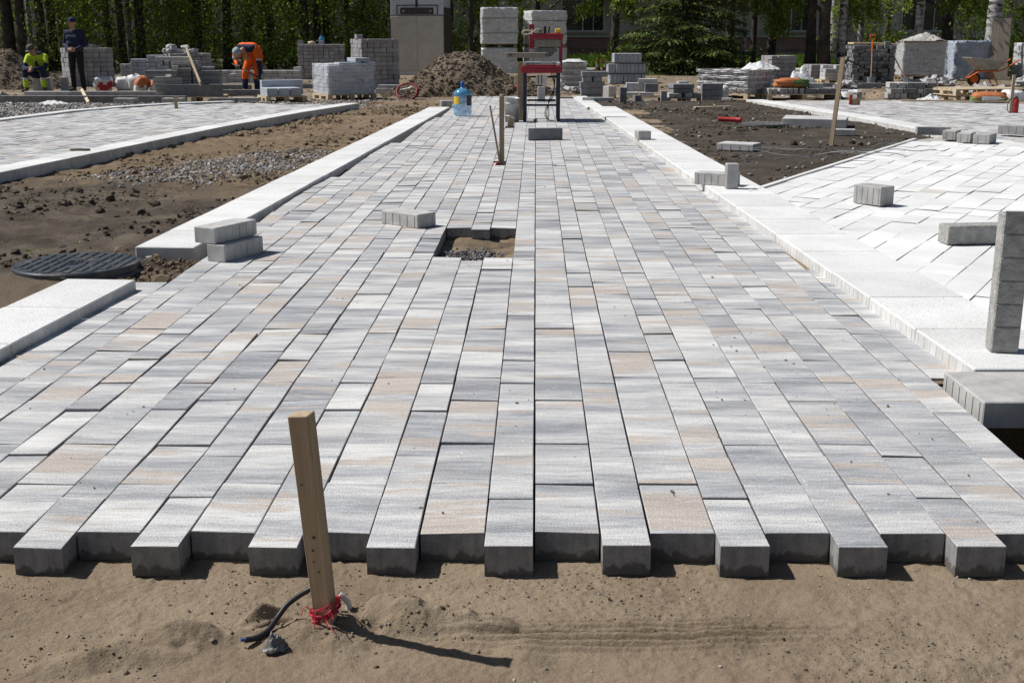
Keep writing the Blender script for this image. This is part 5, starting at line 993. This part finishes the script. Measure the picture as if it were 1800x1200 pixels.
# ================================================================== beyond the site: road, grass, building
tag(obj('road', np_mesh('road', [(1.5, 47.2, -.06), (60, 44.5, -.06), (60, 49, -.06), (1.5, 51, -.06)], [(0, 1, 2, 3)], M['road'])), kind='structure')
tag(obj('lawn', np_mesh('lawn', [(-60, 47, -.09), (80, 51.2, -.09), (80, 66, .05), (-60, 66, .05)], [(0, 1, 2, 3)], M['soilD'])), kind='structure')
P = scat(15000, 1.5, 27, 51, 62); tag(blades('grass', np.c_[P, np.full(len(P), -.06)], 2, .34, .03, M['grass'], .5), kind='stuff')
bd = thing('apartment_building', 'long grey brick apartment block with a purple brick base behind the trees', 'building', (0, 66, 0))
piece(bd, -45, 45, 0, 10, 1.15, 13, 'facade', 'wall'); piece(bd, -45, 45, -.12, 9.9, -.3, 1.15, 'plinth', 'base_wall')
q = MB(); q.box((0, -.16, 1.17), (90, .2, .06)); q.build('base_ledge', M['frame'], bd)
for xc in (-38, -31.5, -25, -18.5, -12, -5.5, 2.5, 7.6, 13.6, 20.6, 27, 33, 39):
    for (z, n) in ((1.5, 0), (4.4, 1), (7.3, 2), (10.2, 3)):
        wdw = empty('window', (xc, 0, z), 0, bd); W_, H_ = 2.2, 1.55
        piece(wdw, -W_ / 2, W_ / 2, -.012, .03, 0, H_, 'glass', 'pane')
        for (a, b, c, d_) in ((-W_ / 2 - .06, W_ / 2 + .06, -.06, 0), (-W_ / 2 - .06, W_ / 2 + .06, H_, H_ + .06), (-W_ / 2 - .06, -W_ / 2, 0, H_), (W_ / 2, W_ / 2 + .06, 0, H_), (-.03, .03, 0, H_), (W_ / 4, W_ / 4 + .04, .0, H_)): q = MB(); q.box(((a + b) / 2, -.04, (c + d_) / 2), (b - a, .08, d_ - c)); q.build('frame_bar', M['frame'], wdw)
        q = MB(); q.box((0, -.12, -.09), (W_ + .3, .22, .04)); q.build('sill', M['frame'], wdw)
for xc in (4.6, 10.6, 24): q = MB(); q.box((xc, -.5, 3.6), (3.0, 1.0, 1.1)); q.build('balcony', M['panel'], bd)
for xc in (16.8, 30, -22): q = MB(); q.box((xc, -.1, 6), (.9, .2, 12.5)); q.build('pilaster', M['facade'], bd)
fn = thing('lawn_fence', 'low dark metal fence along the lawn before the building', 'fence', (0, 62.6, -.05))
q = MB(); q.box((0, 0, 0), (.02, .02, .62)); pm = q.mesh('picket', M['black'])
for i in range(110): obj('picket', pm, fn, (2 + i * .22, 0, .31))
for z in (.12, .56): q = MB(); q.box((14, 0, z), (24.5, .025, .025)); q.build('rail', M['black'], fn)

# ================================================================== trees
def leaves_np(C, size, droop=.0, aspect=.62):
    n = len(C); a = rng.random(n) * 6.283; t = np.arccos(rng.uniform(-.2, 1, n)); N = np.stack([np.sin(t) * np.cos(a), np.sin(t) * np.sin(a), np.cos(t)], 1)
    r = rng.normal(size=(n, 3)); r[:, 2] -= droop; U = r - N * (r * N).sum(1, keepdims=True); U /= np.linalg.norm(U, axis=1, keepdims=True) + 1e-9; W = np.cross(N, U); s = size * (.6 + .8 * rng.random(n))[:, None]
    V = np.stack([C - U * s * .5, C + W * s * aspect * .5, C + U * s * .55, C - W * s * aspect * .5], 1); return V.reshape(-1, 3), np.arange(n * 4).reshape(-1, 4)
def crown_mesh(name, mat, clumps, n, size, cr=.55, droop=.3):
    """leaves gathered in clumps along the limbs"""
    k = rng.integers(0, len(clumps), n); C = clumps[k] + rng.normal(size=(n, 3)) * cr * np.array([1, 1, .7]) * (.5 + rng.random((n, 1))); V, F = leaves_np(C, size, droop); return np_mesh(name, V, F, M[mat])
def trunk_mesh(seed, h, r, limbs, mat, lean=.03, lo=3.0):
    q = MB(); q.smooth = True; rd = random.Random(seed); p = []; x = y = 0; rad = []; n = 12
    for i in range(n + 1):
        t = i / n; p.append((x, y, t * h - .15)); rad.append(r * (1 - .82 * t) * (1.28 if i == 0 else 1)); x += rd.gauss(lean * .3, lean) * h / n * 2; y += rd.gauss(0, lean) * h / n * 2
    q.tube(p, rad, 10); ends = []
    for k in range(limbs):
        t = lo / h + (1 - lo / h) * (k + rd.random()) / limbs * .96; b = Vector(p[min(int(t * n), n - 1)]); a = rd.uniform(0, 6.283); L = h * .30 * (1.15 - t) + .5; d = Vector((math.cos(a), math.sin(a), rd.uniform(.2, .8))).normalized()
        pts = [b + d * L * s_ + Vector((0, 0, -.12 * L * s_ * s_)) for s_ in (0, .3, .6, 1)]; q.tube(pts, [r * (1 - t) * .3 + .02, r * (1 - t) * .2 + .012, .018, .008], 6); ends += [pts[1] * .5 + pts[2] * .5, pts[2], pts[3], pts[3] + Vector((rd.gauss(0, .5), rd.gauss(0, .5), rd.gauss(0, .4)))]
    return q.mesh('trunk', M[mat]), np.array([tuple(e) for e in ends])
protos = {}
for key, mat, leaf, h, r, limbs, n, size, lo in (('d0', 'bark', 'leafdark', 13, .24, 18, 2300, .20, 3.0), ('d1', 'bark', 'leafdark', 12, .20, 17, 2200, .20, 3.1), ('d2', 'bark', 'leafmid', 13, .22, 18, 2200, .19, 3.1), ('b0', 'birch', 'leafbirch', 13, .16, 22, 1700, .13, 3.2), ('b1', 'birch', 'leafbirch', 12, .12, 20, 1600, .13, 3.1), ('g0', 'bark', 'leafbirch', 13, .20, 20, 1700, .13, 3.1)):
    tm, en = trunk_mesh(hash(key) % 1000 if False else sum(map(ord, key)), h, r, limbs, mat, .012, lo); protos[key] = (tm, crown_mesh('crown', leaf, en, n, size))
def tree(name, label, key, x, y, s=1.0, rz=None, low=None, group=None, cat='tree', wid=1.0):
    t = thing(name, label, cat, (x, y, -.1), random.uniform(0, 6.28) if rz is None else rz, group); tm, cm = protos[key]
    obj('trunk', tm, t, (0, 0, 0), (0, 0, 0), (wid, wid, s)); obj('crown', cm, t, (0, 0, 0), (0, 0, 0), (1, 1, s)); return t
def at(px, y): return (px - 942) / 2090 * y * 1.033 if False else (px - 942) * (y * .968 + .3) / 2090 / 1.0
WG = 'trees of the left wood'
wood = [(14, 46, 'd0', 1.05), (37, 45, 'd1', 1.0), (51, 47, 'b1', .8), (71, 45.5, 'd0', .85), (92, 46.5, 'd1', 1.0), (152, 51, 'd2', .8), (190, 50, 'd1', .8), (214, 46, 'd1', .75), (227, 48, 'b1', 1.0), (247, 46.5, 'd0', .85), (300, 52, 'd2', .8), (345, 48, 'd0', 1.2), (400, 47, 'd1', 1.0), (440, 53, 'd2', .8), (476, 49, 'd0', .8), (512, 51, 'd1', .8), (537, 47.5, 'd0', .8), (557, 49, 'd1', .9), (576, 51, 'd2', .7), (612, 53, 'd1', .7), (640, 55, 'd2', .8)]
words_ = 'first second third fourth fifth sixth seventh eighth ninth tenth eleventh twelfth thirteenth fourteenth fifteenth sixteenth seventeenth eighteenth nineteenth twentieth twenty-first'.split()
for i, (px, y, k, w) in enumerate(wood): tree('birch_tree' if k[0] == 'b' else 'forest_tree', f'{words_[i]} trunk from the left edge in the dark wood' + (', a pale birch' if k[0] == 'b' else ''), k, at(px, y), y, 1.0, None, None, WG, 'tree', w)
for i, (x, y) in enumerate(((-25, 43), (-28, 48), (-24, 52), (-31, 45), (-21.8, 56), (-20, 60), (-13, 58), (-7, 59), (-33, 52), (-2, 60))): tree('forest_tree', 'unseen dark tree added to shade the left wood', ('d0', 'd1', 'd2')[i % 3], x, y, 1.05, None, None, 'unseen trees added to shade the left wood')  # hidden trees, added so that their crowns shade the wood
for (px, y, k, w, lab) in ((828, 45.5, 'd1', .55, 'slim dark tree between the cabinet and the wrapped loads'), (862, 48, 'd0', .8, 'dark tree right behind the stacked wrapped loads'), (1282, 46, 'd0', .62, 'dark tree at the right side of the spruce'), (1305, 44, 'b1', .7, 'thin pale birch next to the spruce'), (1321, 45, 'd1', .6, 'dark trunk right of the thin birch by the spruce'), (1352, 44.5, 'd1', .85, 'dark trunk with bright hanging leaves right of the spruce'),
        (1422, 43, 'g0', .95, 'left of two dark trunks standing before the purple brick base'), (1446, 42, 'g0', 1.1, 'right of two dark trunks standing before the purple brick base'), (1474, 42.5, 'b0', .95, 'pale birch just left of the shovel stack'), (1486, 44, 'b1', .9, 'darker birch touching the pale one left of the shovel stack'), (1507, 46, 'b1', 1.0, 'birch rising behind the shovel stack'), (1550, 50, 'g0', .7, 'slim dark tree left of the blue framed window'), (1604, 41.5, 'b1', 1.15, 'birch in front of the blue framed window'), (1658, 44, 'g0', 1.1, 'grey trunk behind the sand topped load'), (1676, 43, 'b0', .9, 'birch at the right end of the sand topped load'), (1736, 39.4, 'b0', 1.7, 'thick birch behind the wheelbarrow'), (1790, 47, 'g0', 1.0, 'dark tree at the right picture edge')):
    tree('birch_tree' if k[0] == 'b' else 'tree', lab, k, at(px, y), y, 1.0, None, None, 'trees on the right', 'tree', w)
for i, (x, y, lab) in enumerate(((3.5, 55, 'tree behind the three course stack and the spruce'), (9, 57, 'leafy tree behind the right side of the spruce'), (16, 56, 'leafy tree behind the shovel stack birches'), (23, 52, 'tree behind the sand topped load'), (26, 47, 'tree beyond the right picture edge'), (12.5, 52, 'tree behind the two dark trunks on the right'), (0, 56, 'leafy tree behind the masonry saw'))): tree('tree', lab, ('g0', 'd2', 'b0')[i % 3], x, y, 1.0, None, None, 'trees on the lawn before the building')
# hanging birch twigs reaching down into view
def twigs(label, px, y, z0, z1, w, n, mat='leafbirch', size=.11):
    x = at(px, y); C = []; q = MB(); t = thing('hanging_branch', label, 'branch', (x, y, 0), 0, 'low branches hanging into view')
    for k in range(max(5, n // 110)):
        bx, by = rng.normal(0, w * .5), rng.normal(0, w * .3); zl = rng.uniform(z0, z0 + (z1 - z0) * .6); pts = [(bx * .5, by * .5, z1 + .5), (bx * .9, by * .9, (z1 + zl) / 2 + .2), (bx * 1.1, by * 1.1, zl)]; q.tube(pts, [.012, .008, .003], 5)
        m_ = n // max(5, n // 110); tt_ = rng.random(m_); pa = np.array(pts); C.append(pa[1] * (1 - tt_[:, None]) + pa[2] * tt_[:, None] + rng.normal(0, .09, (m_, 3)))
    q.build('twig', M['bark'], t); V, F = leaves_np(np.concatenate(C), size, .8); tag(obj('leaf_spray', np_mesh('leaf_spray', V, F, M[mat]), t), kind='stuff')
for lab, px, y, z0, z1, w, n in (('bright leaves hanging before the purple brick base', 1355, 43.5, 1.0, 2.6, .5, 900), ('leaves hanging right of the bright cluster by the dark trunks', 1395, 43, 1.7, 2.7, .8, 900), ('leaf spray between the shovel stack birches', 1500, 43, 1.4, 2.7, .8, 800), ('leaf spray above the sand topped load', 1665, 42, 1.8, 2.8, .9, 900), ('leafy branch hanging left of the thick birch', 1700, 41, 1.5, 2.7, .6, 700), ('leaf spray at the right edge before the dark wall', 1785, 44, 1.3, 2.6, .6, 700), ('leafy branch above the spruce, left side', 1090, 43.5, 1.75, 2.7, .7, 800), ('leaf spray over the gap right of the spruce', 1310, 43.5, 1.9, 2.8, .6, 600), ('leafy branch before the window behind the saw', 1035, 46, 1.6, 2.6, .5, 400)):
    twigs(lab, px, y, z0, z1, w, n)
# spruce
sx_, sy_ = at(1205, 43), 43.5
t = thing('spruce_tree', 'wide dark spruce with sunlit branch tips right of the three course stack', 'tree', (sx_, sy_, -.1)); q = MB(); q.smooth = True; q.tube([(0, 0, 0), (0, 0, 4), (0, 0, 11)], [.2, .15, .02], 10); q.build('trunk', M['bark'], t)
C = []; D = []
q = MB()
for k in range(150):
    z = .25 + 10 * (k / 150) ** 1.25; L = max(.3, 2.75 * (1 - z / 11.2)) * random.uniform(.8, 1.12); a = k * 2.4 + random.uniform(-.3, .3); n = int(260 * L / 2.7)
    s_ = rng.random(n) ** .7; sag = -.30 * (s_ * L) ** 1.2 * .5 + .10 * np.maximum(0, s_ - .7) * L; side = rng.normal(0, 1, n) * (.10 + .28 * (1 - np.abs(s_ - .55))) * min(L, 1.6) * .55
    ca, sa = math.cos(a), math.sin(a); C.append(np.stack([ca * s_ * L - sa * side, sa * s_ * L + ca * side, z + sag - np.abs(side) * .18 + rng.normal(0, .03, n)], 1)); D.append(np.stack([ca * .75 - sa * np.sign(side) * .8, sa * .75 + ca * np.sign(side) * .8, np.full(n, -.55)], 1))
    q.tube([(0, 0, z), (ca * L * .5, sa * L * .5, z - .3 * (.5 * L) ** 1.2 * .5), (ca * L * .95, sa * L * .95, z - .3 * (.95 * L) ** 1.2 * .5 + .03)], [.03, .02, .006], 5)
q.build('branch_frame', M['bark'], t); C = np.concatenate(C); D = np.concatenate(D) + rng.normal(0, .25, C.shape); D /= np.linalg.norm(D, axis=1, keepdims=True); up_ = np.array([0, 0, 1.]) + rng.normal(0, .5, C.shape); Wd = np.cross(D, up_); Wd /= np.linalg.norm(Wd, axis=1, keepdims=True) + 1e-9; l = (.10 + .12 * rng.random((len(C), 1)))
V = np.stack([C - Wd * .02, C + Wd * .02, C + D * l + Wd * .016, C + D * l - Wd * .016], 1).reshape(-1, 3); obj('crown', np_mesh('crown', V, np.arange(len(V)).reshape(-1, 4), M['needle']), t)
# undergrowth: one dense mass of leaves in the left wood, smaller shrubs elsewhere
def undergrowth(name, n, x0, x1, y0, y1, h, mat, size, thr=-.1, seed=0):
    C = np.stack([rng.uniform(x0, x1, n), rng.uniform(y0, y1, n), rng.random(n) ** .9 * h], 1); C = C[(fbm(C[:, 0] * .6 + seed, C[:, 2] * .9 + C[:, 1] * .45, 4) > thr)]; V, F = leaves_np(C, size, .3); return tag(obj(name, np_mesh(name, V, F, M[mat])), kind='stuff')
undergrowth('wood_undergrowth', 46000, -27, -3, 49.5, 59, 4.2, 'leafdark', .16, .10, 1); undergrowth('wood_edge_leaves', 26000, -24, -4, 46.8, 51, 4.0, 'leafmid', .12, .17, 5); undergrowth('sun_toned_wood_leaves', 9000, -24, -4, 45.6, 47.5, 3.6, 'leafbirch', .11, .16, 9)  # frontmost leaves: sun spots on the wood painted with the lighter birch colour
def shrub(label, px, y, w, h, n, mat, size=.11, name='shrub'):
    t = thing(name, label, 'shrub', (at(px, y), y, -.1), 0, 'shrubs'); cl = np.stack([rng.normal(0, w * .28, 26), rng.normal(0, w * .22, 26), rng.uniform(.1, 1, 26) * h], 1); obj('foliage', crown_mesh('foliage', mat, cl, n, size, w * .13), t); q = MB()
    for k in range(7): q.tube([(0, 0, 0), tuple(cl[k] * .5), tuple(cl[k])], [.03, .018, .006], 5)
    q.build('stem', M['bark'], t)
for a in (('sunlit shrub behind the cabinet, right side', 825, 47, 1.8, 3.2, 2600, 'leafbirch'), ('green shrub left of the cabinet', 650, 46.5, 2.2, 2.9, 2600, 'leafmid'), ('green shrub between the wrapped loads', 912, 48, 1.3, 2.8, 2000, 'leafmid'), ('low bush under the spruce at the left', 1120, 45.5, 2.0, 1.0, 1600, 'leafmid'), ('low dark bush under the spruce at the right', 1260, 45, 2.4, 1.0, 1800, 'leafdark'), ('bright shrub left of the thick birch', 1715, 46, 1.9, 2.7, 2600, 'leafbirch'), ('bright shrub behind the load at the right edge', 1785, 44.5, 1.9, 1.6, 1800, 'leafbirch'), ('leafy shrub behind the shovel stack', 1540, 48, 2.4, 2.9, 2400, 'leafmid'), ('leafy shrub before the far left block stack', 500, 45.5, 3, 2.2, 2200, 'leafmid'), ('shrub in the wood behind the bent worker', 430, 45.6, 3, 3.0, 2600, 'leafmid'), ('shrub in the wood behind the slab pile', 300, 45.4, 3, 2.6, 2400, 'leafmid'), ('shrub in the wood behind the standing man', 160, 45, 3, 2.8, 2600, 'leafmid')): shrub(*a)

# ================================================================== people
def person(name, label, loc, rz, caps, mats, seed=0, voxel=.011):
    """one continuous body: tapered limbs fused into a single surface, coloured by the limb underneath"""
    root = thing(name, label, 'person', loc, rz, 'workers on the site'); q = MB()
    for (a, ra, b, rb_, mi) in caps:
        a, b = Vector(a), Vector(b); d = (b - a); L = d.length; z = d.normalized() if L > 1e-6 else Vector((0, 0, 1)); pts = []; rs = []
        for k in range(5): t = math.pi / 2 * (1 - k / 4); pts.append(a - z * ra * math.sin(t)); rs.append(max(ra * math.cos(t), ra * .02))
        for k in range(5): t = math.pi / 2 * k / 4; pts.append(b + z * rb_ * math.sin(t) + z * 1e-5); rs.append(max(rb_ * math.cos(t), rb_ * .02))
        q.tube(pts, rs, 14)
    me = q.mesh('tmp', []) if False else bpy.data.meshes.new('tmp'); me.from_pydata(q.v, [], q.f); o = bpy.data.objects.new('tmp', me); COL.objects.link(o)
    m = o.modifiers.new('r', 'REMESH'); m.mode = 'VOXEL'; m.voxel_size = voxel; m.use_smooth_shade = True; sm = o.modifiers.new('s', 'SMOOTH'); sm.factor = .5; sm.iterations = 3
    ev = o.evaluated_get(bpy.context.evaluated_depsgraph_get()); b = bpy.data.meshes.new_from_object(ev); bpy.data.objects.remove(o); n = len(b.polygons); C = np.empty(n * 3); b.polygons.foreach_get('center', C); C = C.reshape(-1, 3); best = np.full(n, 9.); idx = np.zeros(n, int)
    for (a, ra, e, rb_, mi) in caps:
        a, e = np.array(a, float), np.array(e, float); ab = e - a; t = np.clip(((C - a) @ ab) / max(ab @ ab, 1e-9), 0, 1); d = np.linalg.norm(C - (a + t[:, None] * ab), axis=1) - (ra + (rb_ - ra) * t); k = d < best; best[k] = d[k]; idx[k] = mi
    b.materials.clear()
    for x in mats: b.materials.append(M[x])
    b.polygons.foreach_set('material_index', idx.astype(np.int32)); b.polygons.foreach_set('use_smooth', np.ones(n, bool)); nv = len(b.vertices); V = np.empty(nv * 3); b.vertices.foreach_get('co', V); V = V.reshape(-1, 3); N = np.empty(nv * 3); b.vertices.foreach_get('normal', N); N = N.reshape(-1, 3)
    V += N * (.006 * fbm(V[:, 0] * 16 + V[:, 1] * 9 + seed, V[:, 2] * 14, 3))[:, None]; b.vertices.foreach_set('co', V.ravel().astype(np.float32)); b.name = 'body'; b.update(); obj('body', b, root); return root
def hand(caps, w, d, side, mi, curl=.5, s=1.0):
    """palm and five fingers from wrist w in direction d; side = vector across the palm towards the thumb"""
    w, d, sd_ = Vector(w), Vector(d).normalized(), Vector(side).normalized(); nrm = d.cross(sd_).normalized(); caps.append((w, .026 * s, w + d * .075 * s, .03 * s, mi)); caps.append((w + sd_ * .018 * s, .022 * s, w + d * .07 * s + sd_ * .022 * s, .02 * s, mi)); caps.append((w - sd_ * .018 * s, .02 * s, w + d * .065 * s - sd_ * .025 * s, .019 * s, mi))
    for i, (o_, L) in enumerate(((.030, .068), (.010, .078), (-.010, .072), (-.029, .056))):
        b_ = w + d * .088 * s + sd_ * o_ * s; m_ = b_ + (d * math.cos(curl) + nrm * math.sin(curl)) * L * .5 * s; e = m_ + (d * math.cos(curl * 2.1) + nrm * math.sin(curl * 2.1)) * L * .5 * s; caps.append((b_, .0098 * s, m_, .0092 * s, mi)); caps.append((m_, .0092 * s, e, .008 * s, mi))
    b_ = w + d * .025 * s + sd_ * .03 * s; m_ = b_ + (d * .6 + sd_ * .7).normalized() * .035 * s; caps.append((b_, .013 * s, m_, .0115 * s, mi)); caps.append((m_, .0115 * s, m_ + (d * .9 + sd_ * .15 + nrm * .3).normalized() * .032 * s, .0095 * s, mi))
def head(caps, c, fwd, up, mi, s=1.0):
    c, f, u_ = Vector(c), Vector(fwd).normalized(), Vector(up).normalized(); r = f.cross(u_).normalized()
    caps += [(c + u_ * .03 * s - f * .012 * s, .086 * s, c + u_ * .035 * s + f * .012 * s, .084 * s, mi), (c + f * .03 * s - u_ * .02 * s, .062 * s, c + f * .045 * s - u_ * .085 * s, .036 * s, mi), (c + f * .095 * s + u_ * .015 * s, .011 * s, c + f * .112 * s - u_ * .022 * s, .014 * s, mi)]
    for sg in (-1, 1): caps.append((c + r * sg * .083 * s + u_ * .015 * s, .014 * s, c + r * sg * .085 * s - u_ * .025 * s, .012 * s, mi)); caps.append((c + f * .088 * s + r * sg * .012 * s + u_ * .03 * s, .009 * s, c + f * .078 * s + r * sg * .045 * s + u_ * .03 * s, .009 * s, mi))
    caps.append((c + f * .082 * s - r * .018 * s - u_ * .058 * s, .009 * s, c + f * .082 * s + r * .018 * s - u_ * .058 * s, .009 * s, mi))
def face_bits(root, c, fwd, up, s=1.0):
    c, f, u_ = Vector(c), Vector(fwd).normalized(), Vector(up).normalized(); r = f.cross(u_).normalized()
    for sg in (-1, 1): q = MB(); q.smooth = True; q.lathe([(.001, -.009), (.008, -.004), (.008, .004), (.001, .009)], 8); q.build('eye', M['brown'], root, tuple(c + f * .083 * s + r * sg * .031 * s + u_ * .012 * s))
    q = MB(); q.tube([c + f * .093 * s - r * .02 * s - u_ * .058 * s, c + f * .096 * s - u_ * .058 * s, c + f * .093 * s + r * .02 * s - u_ * .058 * s], .004, 5); q.build('mouth', M['redplastic'] if False else M['brown'], root)
def cap_hat(root, c, fwd, up, mat, brim=True, s=1.0, name='cap'):
    c, f, u_ = Vector(c), Vector(fwd).normalized(), Vector(up).normalized(); r = f.cross(u_).normalized(); Mx = Matrix((r, f, u_)).transposed(); q = MB(); q.smooth = True
    q.lathe([(.096 * s, .0), (.099 * s, .03 * s), (.092 * s, .065 * s), (.07 * s, .095 * s), (.035 * s, .11 * s), (.004, .115 * s)], 20, c + u_ * .035 * s, Mx, caps=False); ct = q.build(name, M[mat], root)
    if brim:
        q = MB(); vs = []; n = 12
        for k in range(2):
            for i in range(n + 1): a = math.pi * i / n; e = (.094, .165)[k]; vs.append(c + u_ * (.04 - .012 * k) * s + (r * math.cos(a) * (.094 + .002 * k) + f * math.sin(a) * e) * s)
        vs += [v + u_ * .006 for v in vs]; m_ = n + 1; q.add(vs, [(i, i + 1, m_ + i + 1, m_ + i) for i in range(n)] + [(2 * m_ + i, 3 * m_ + i, 3 * m_ + i + 1, 2 * m_ + i + 1) for i in range(n)] + [(m_ + i, m_ + i + 1, 3 * m_ + i + 1, 3 * m_ + i) for i in range(n)]); q.build('brim', M[mat], ct)
# standing man: navy jumper, black trousers, dark cap, hands together at the waist, looking to the left
c = []; NV, BK, SK, BT = 0, 1, 2, 3
for sg in (-1, 1):
    c += [((sg * .10, 0, .90), .098, (sg * .115, -.01, .50), .072, BK), ((sg * .115, -.01, .50), .07, (sg * .125, .03, .12), .058, BK), ((sg * .125, .03, .05), .05, (sg * .145, -.13, .038), .042, BT), ((sg * .125, .03, .10), .052, (sg * .125, .035, .05), .05, BT)]
    sh_, el, wr2 = (sg * .195, .02, 1.40), (sg * .275, .03, 1.12), (sg * .085 + .02, -.20, 1.0); c += [(sh_, .066, el, .052, NV), (el, .052, wr2, .037, NV)]; hand(c, (sg * .075 + .02, -.215, .995), (-sg * .8, -.35, -.1), (0, -.1, 1), SK, .6)
c += [((-.085, 0, .95), .105, (.085, 0, .95), .105, BK), ((-.09, 0, 1.02), .112, (.09, 0, 1.02), .112, NV), ((-.095, .005, 1.14), .114, (.095, .005, 1.14), .114, NV), ((-.10, .01, 1.27), .112, (.10, .01, 1.27), .112, NV), ((-.13, .015, 1.385), .085, (.13, .015, 1.385), .085, NV), ((0, .01, 1.42), .062, (0, -.005, 1.54), .053, SK), ((0, .01, 1.42), .068, (0, .01, 1.46), .06, NV)]
hc, hf, hu = Vector((-.01, -.02, 1.605)), Vector((-.62, -.78, 0)), Vector((0, 0, 1)); head(c, hc, hf, hu, SK)
pm_ = person('person', 'standing man in navy jumper, black trousers and dark cap, hands at his waist', (-11.1, 29.3, G0), R(-6), c, ['fnavy', 'fblack', 'skin', 'boot'], 1); cap_hat(pm_, hc, hf, hu, 'fnavy'); face_bits(pm_, hc, hf, hu)
# seated worker: lime jacket, navy trousers with lime shins, grey cap, forearms on the knees
c = []; LI, NV, SK, BT, RF = 0, 1, 2, 3, 4
for sg in (-1, 1):
    hip, kn, an = (sg * .10, .12, .42), (sg * .20 - .02, -.30, .50), (sg * .21 - .02, -.28, .13); c += [(hip, .105, kn, .076, NV), (kn, .074, (sg * .205 - .02, -.29, .36), .066, NV), ((sg * .205 - .02, -.29, .34), .066, (sg * .207 - .02, -.285, .30), .066, RF), ((sg * .207 - .02, -.285, .29), .066, (sg * .21 - .02, -.28, .15), .06, LI), (an, .05, (sg * .22 - .02, -.26, .06), .05, BT), ((sg * .22 - .02, -.26, .045), .048, (sg * .25 - .03, -.42, .036), .04, BT)]
    sh_, el, wr2 = (sg * .19, -.02, .83), (sg * .25 - .02, -.20, .58), (sg * .055 - .04, -.42, .545); c += [(sh_, .075, (sg * .235, -.13, .68), .062, LI), ((sg * .235, -.13, .68), .06, el, .055, NV), (el, .054, wr2, .04, NV)]; hand(c, wr2, (-sg * .7, -.45, -.25), (0, .2, 1), SK, .7)
c += [((-.09, .14, .44), .12, (.09, .14, .44), .12, NV), ((-.09, .12, .56), .12, (.09, .12, .56), .12, LI), ((-.10, .06, .72), .125, (.10, .06, .72), .125, LI), ((-.12, -.01, .84), .09, (.12, -.01, .84), .09, LI), ((0, -.12, .72), .03, (0, -.06, .55), .05, NV), ((-.1, -.04, .90), .055, (.1, -.04, .90), .055, NV), ((-.02, -.05, .88), .06, (-.05, -.10, .95), .054, SK)]
hc, hf, hu = Vector((-.075, -.135, .985)), Vector((-.45, -.75, -.42)), Vector((-.2, -.35, .9)); hu = (hu - hf.normalized() * hu.dot(hf.normalized())).normalized(); head(c, hc, hf, hu, SK)
ps = person('person', 'seated worker in lime hi-vis jacket, navy trousers and grey cap, hands clasped', (-12.05, 29.3, G0), R(6), c, ['flime', 'fnavy', 'skin', 'boot', 'refl'], 2); cap_hat(ps, hc, hf, hu, 'fgrey'); face_bits(ps, hc, hf, hu)
block('concrete_block', 'grey block that the lime jacketed worker sits on', 'block', (-12.05, 29.52, G0), R(10), (.4, .36, .32), 'grey', 0); block('concrete_block', 'upright grey block on a pallet beside the seated worker', 'block', (-11.55, 29.6, G0), R(8), (.16, .2, .34), 'stone', 2)
# bent worker: orange suit with navy shoulders and shins, pale cap, both hands on a long bar
c = []; OR, NV, SK, BT, RF, GL = 0, 1, 2, 3, 4, 5
for sg in (-1, 1):
    c += [((sg * .10 + .10, .14, .80), .115, (sg * .135 + .03, .03, .46), .085, OR), ((sg * .135 + .03, .03, .46), .085, (sg * .14 + .02, .05, .34), .08, OR), ((sg * .14 + .02, .05, .33), .078, (sg * .15 + .01, .07, .10), .066, NV), ((sg * .15 + .01, .07, .05), .05, (sg * .165, -.08, .036), .042, BT), ((sg * .15 + .01, .07, .09), .055, (sg * .15 + .01, .07, .05), .05, BT)]
c += [((.02, .16, .84), .125, (.19, .16, .84), .125, OR), ((-.03, .06, .97), .135, (.19, .06, .97), .135, OR), ((-.11, -.06, 1.04), .13, (.15, -.06, 1.04), .13, OR), ((-.15, -.17, 1.03), .095, (.15, -.17, 1.03), .095, NV), ((-.04, -.24, 1.0), .06, (-.09, -.30, .95), .055, SK), ((-.02, -.10, .88), .10, (.02, .06, .80), .11, OR), ((.0, -.20, .90), .05, (.02, -.17, .80), .05, SK)]
c += [((-.21, -.16, 1.0), .08, (-.25, -.22, .84), .068, OR), ((-.25, -.22, .835), .069, (-.25, -.225, .81), .067, RF), ((-.25, -.225, .80), .066, (-.235, -.24, .75), .058, NV), ((-.235, -.24, .75), .056, (-.17, -.36, .66), .044, OR)]; hand(c, (-.165, -.37, .65), (.25, -.5, -.5), (.8, 0, .4), GL, 1.0, 1.1)
c += [((.21, -.15, 1.0), .085, (.30, -.17, .80), .070, OR), ((.30, -.17, .79), .071, (.305, -.175, .765), .069, RF), ((.305, -.175, .75), .068, (.35, -.24, .50), .052, NV), ((.35, -.24, .50), .05, (.345, -.30, .42), .042, NV)]; hand(c, (.345, -.305, .41), (.0, -.35, -.8), (-.8, -.3, .0), GL, 1.0, 1.1)
hc, hf, hu = Vector((-.13, -.36, .93)), Vector((-.12, -.45, -.9)), Vector((-.25, -.85, .42)); hu = (hu - hf.normalized() * hu.dot(hf.normalized())).normalized(); head(c, hc, hf, hu, SK)
pb = person('person', 'bent worker in orange suit with navy shoulders and pale cap, working with a bar', (-6.85, 29.0, G0), R(-4), c, ['florange', 'fnavy', 'skin', 'boot', 'refl', 'fgrey'], 3); cap_hat(pb, hc, hf, hu, 'cap2', False, 1.04, 'helmet'); face_bits(pb, hc, hf, hu)
q = MB(); q.smooth = True; q.tube([(-7.16, 28.66, .68 + G0), (-6.50, 28.58, .355 + G0), (-6.0, 28.45, .06 + G0)], .016, 8); tag(q.build('long_bar', M['black']), 'thin dark bar held by the bent worker in orange', 'bar')
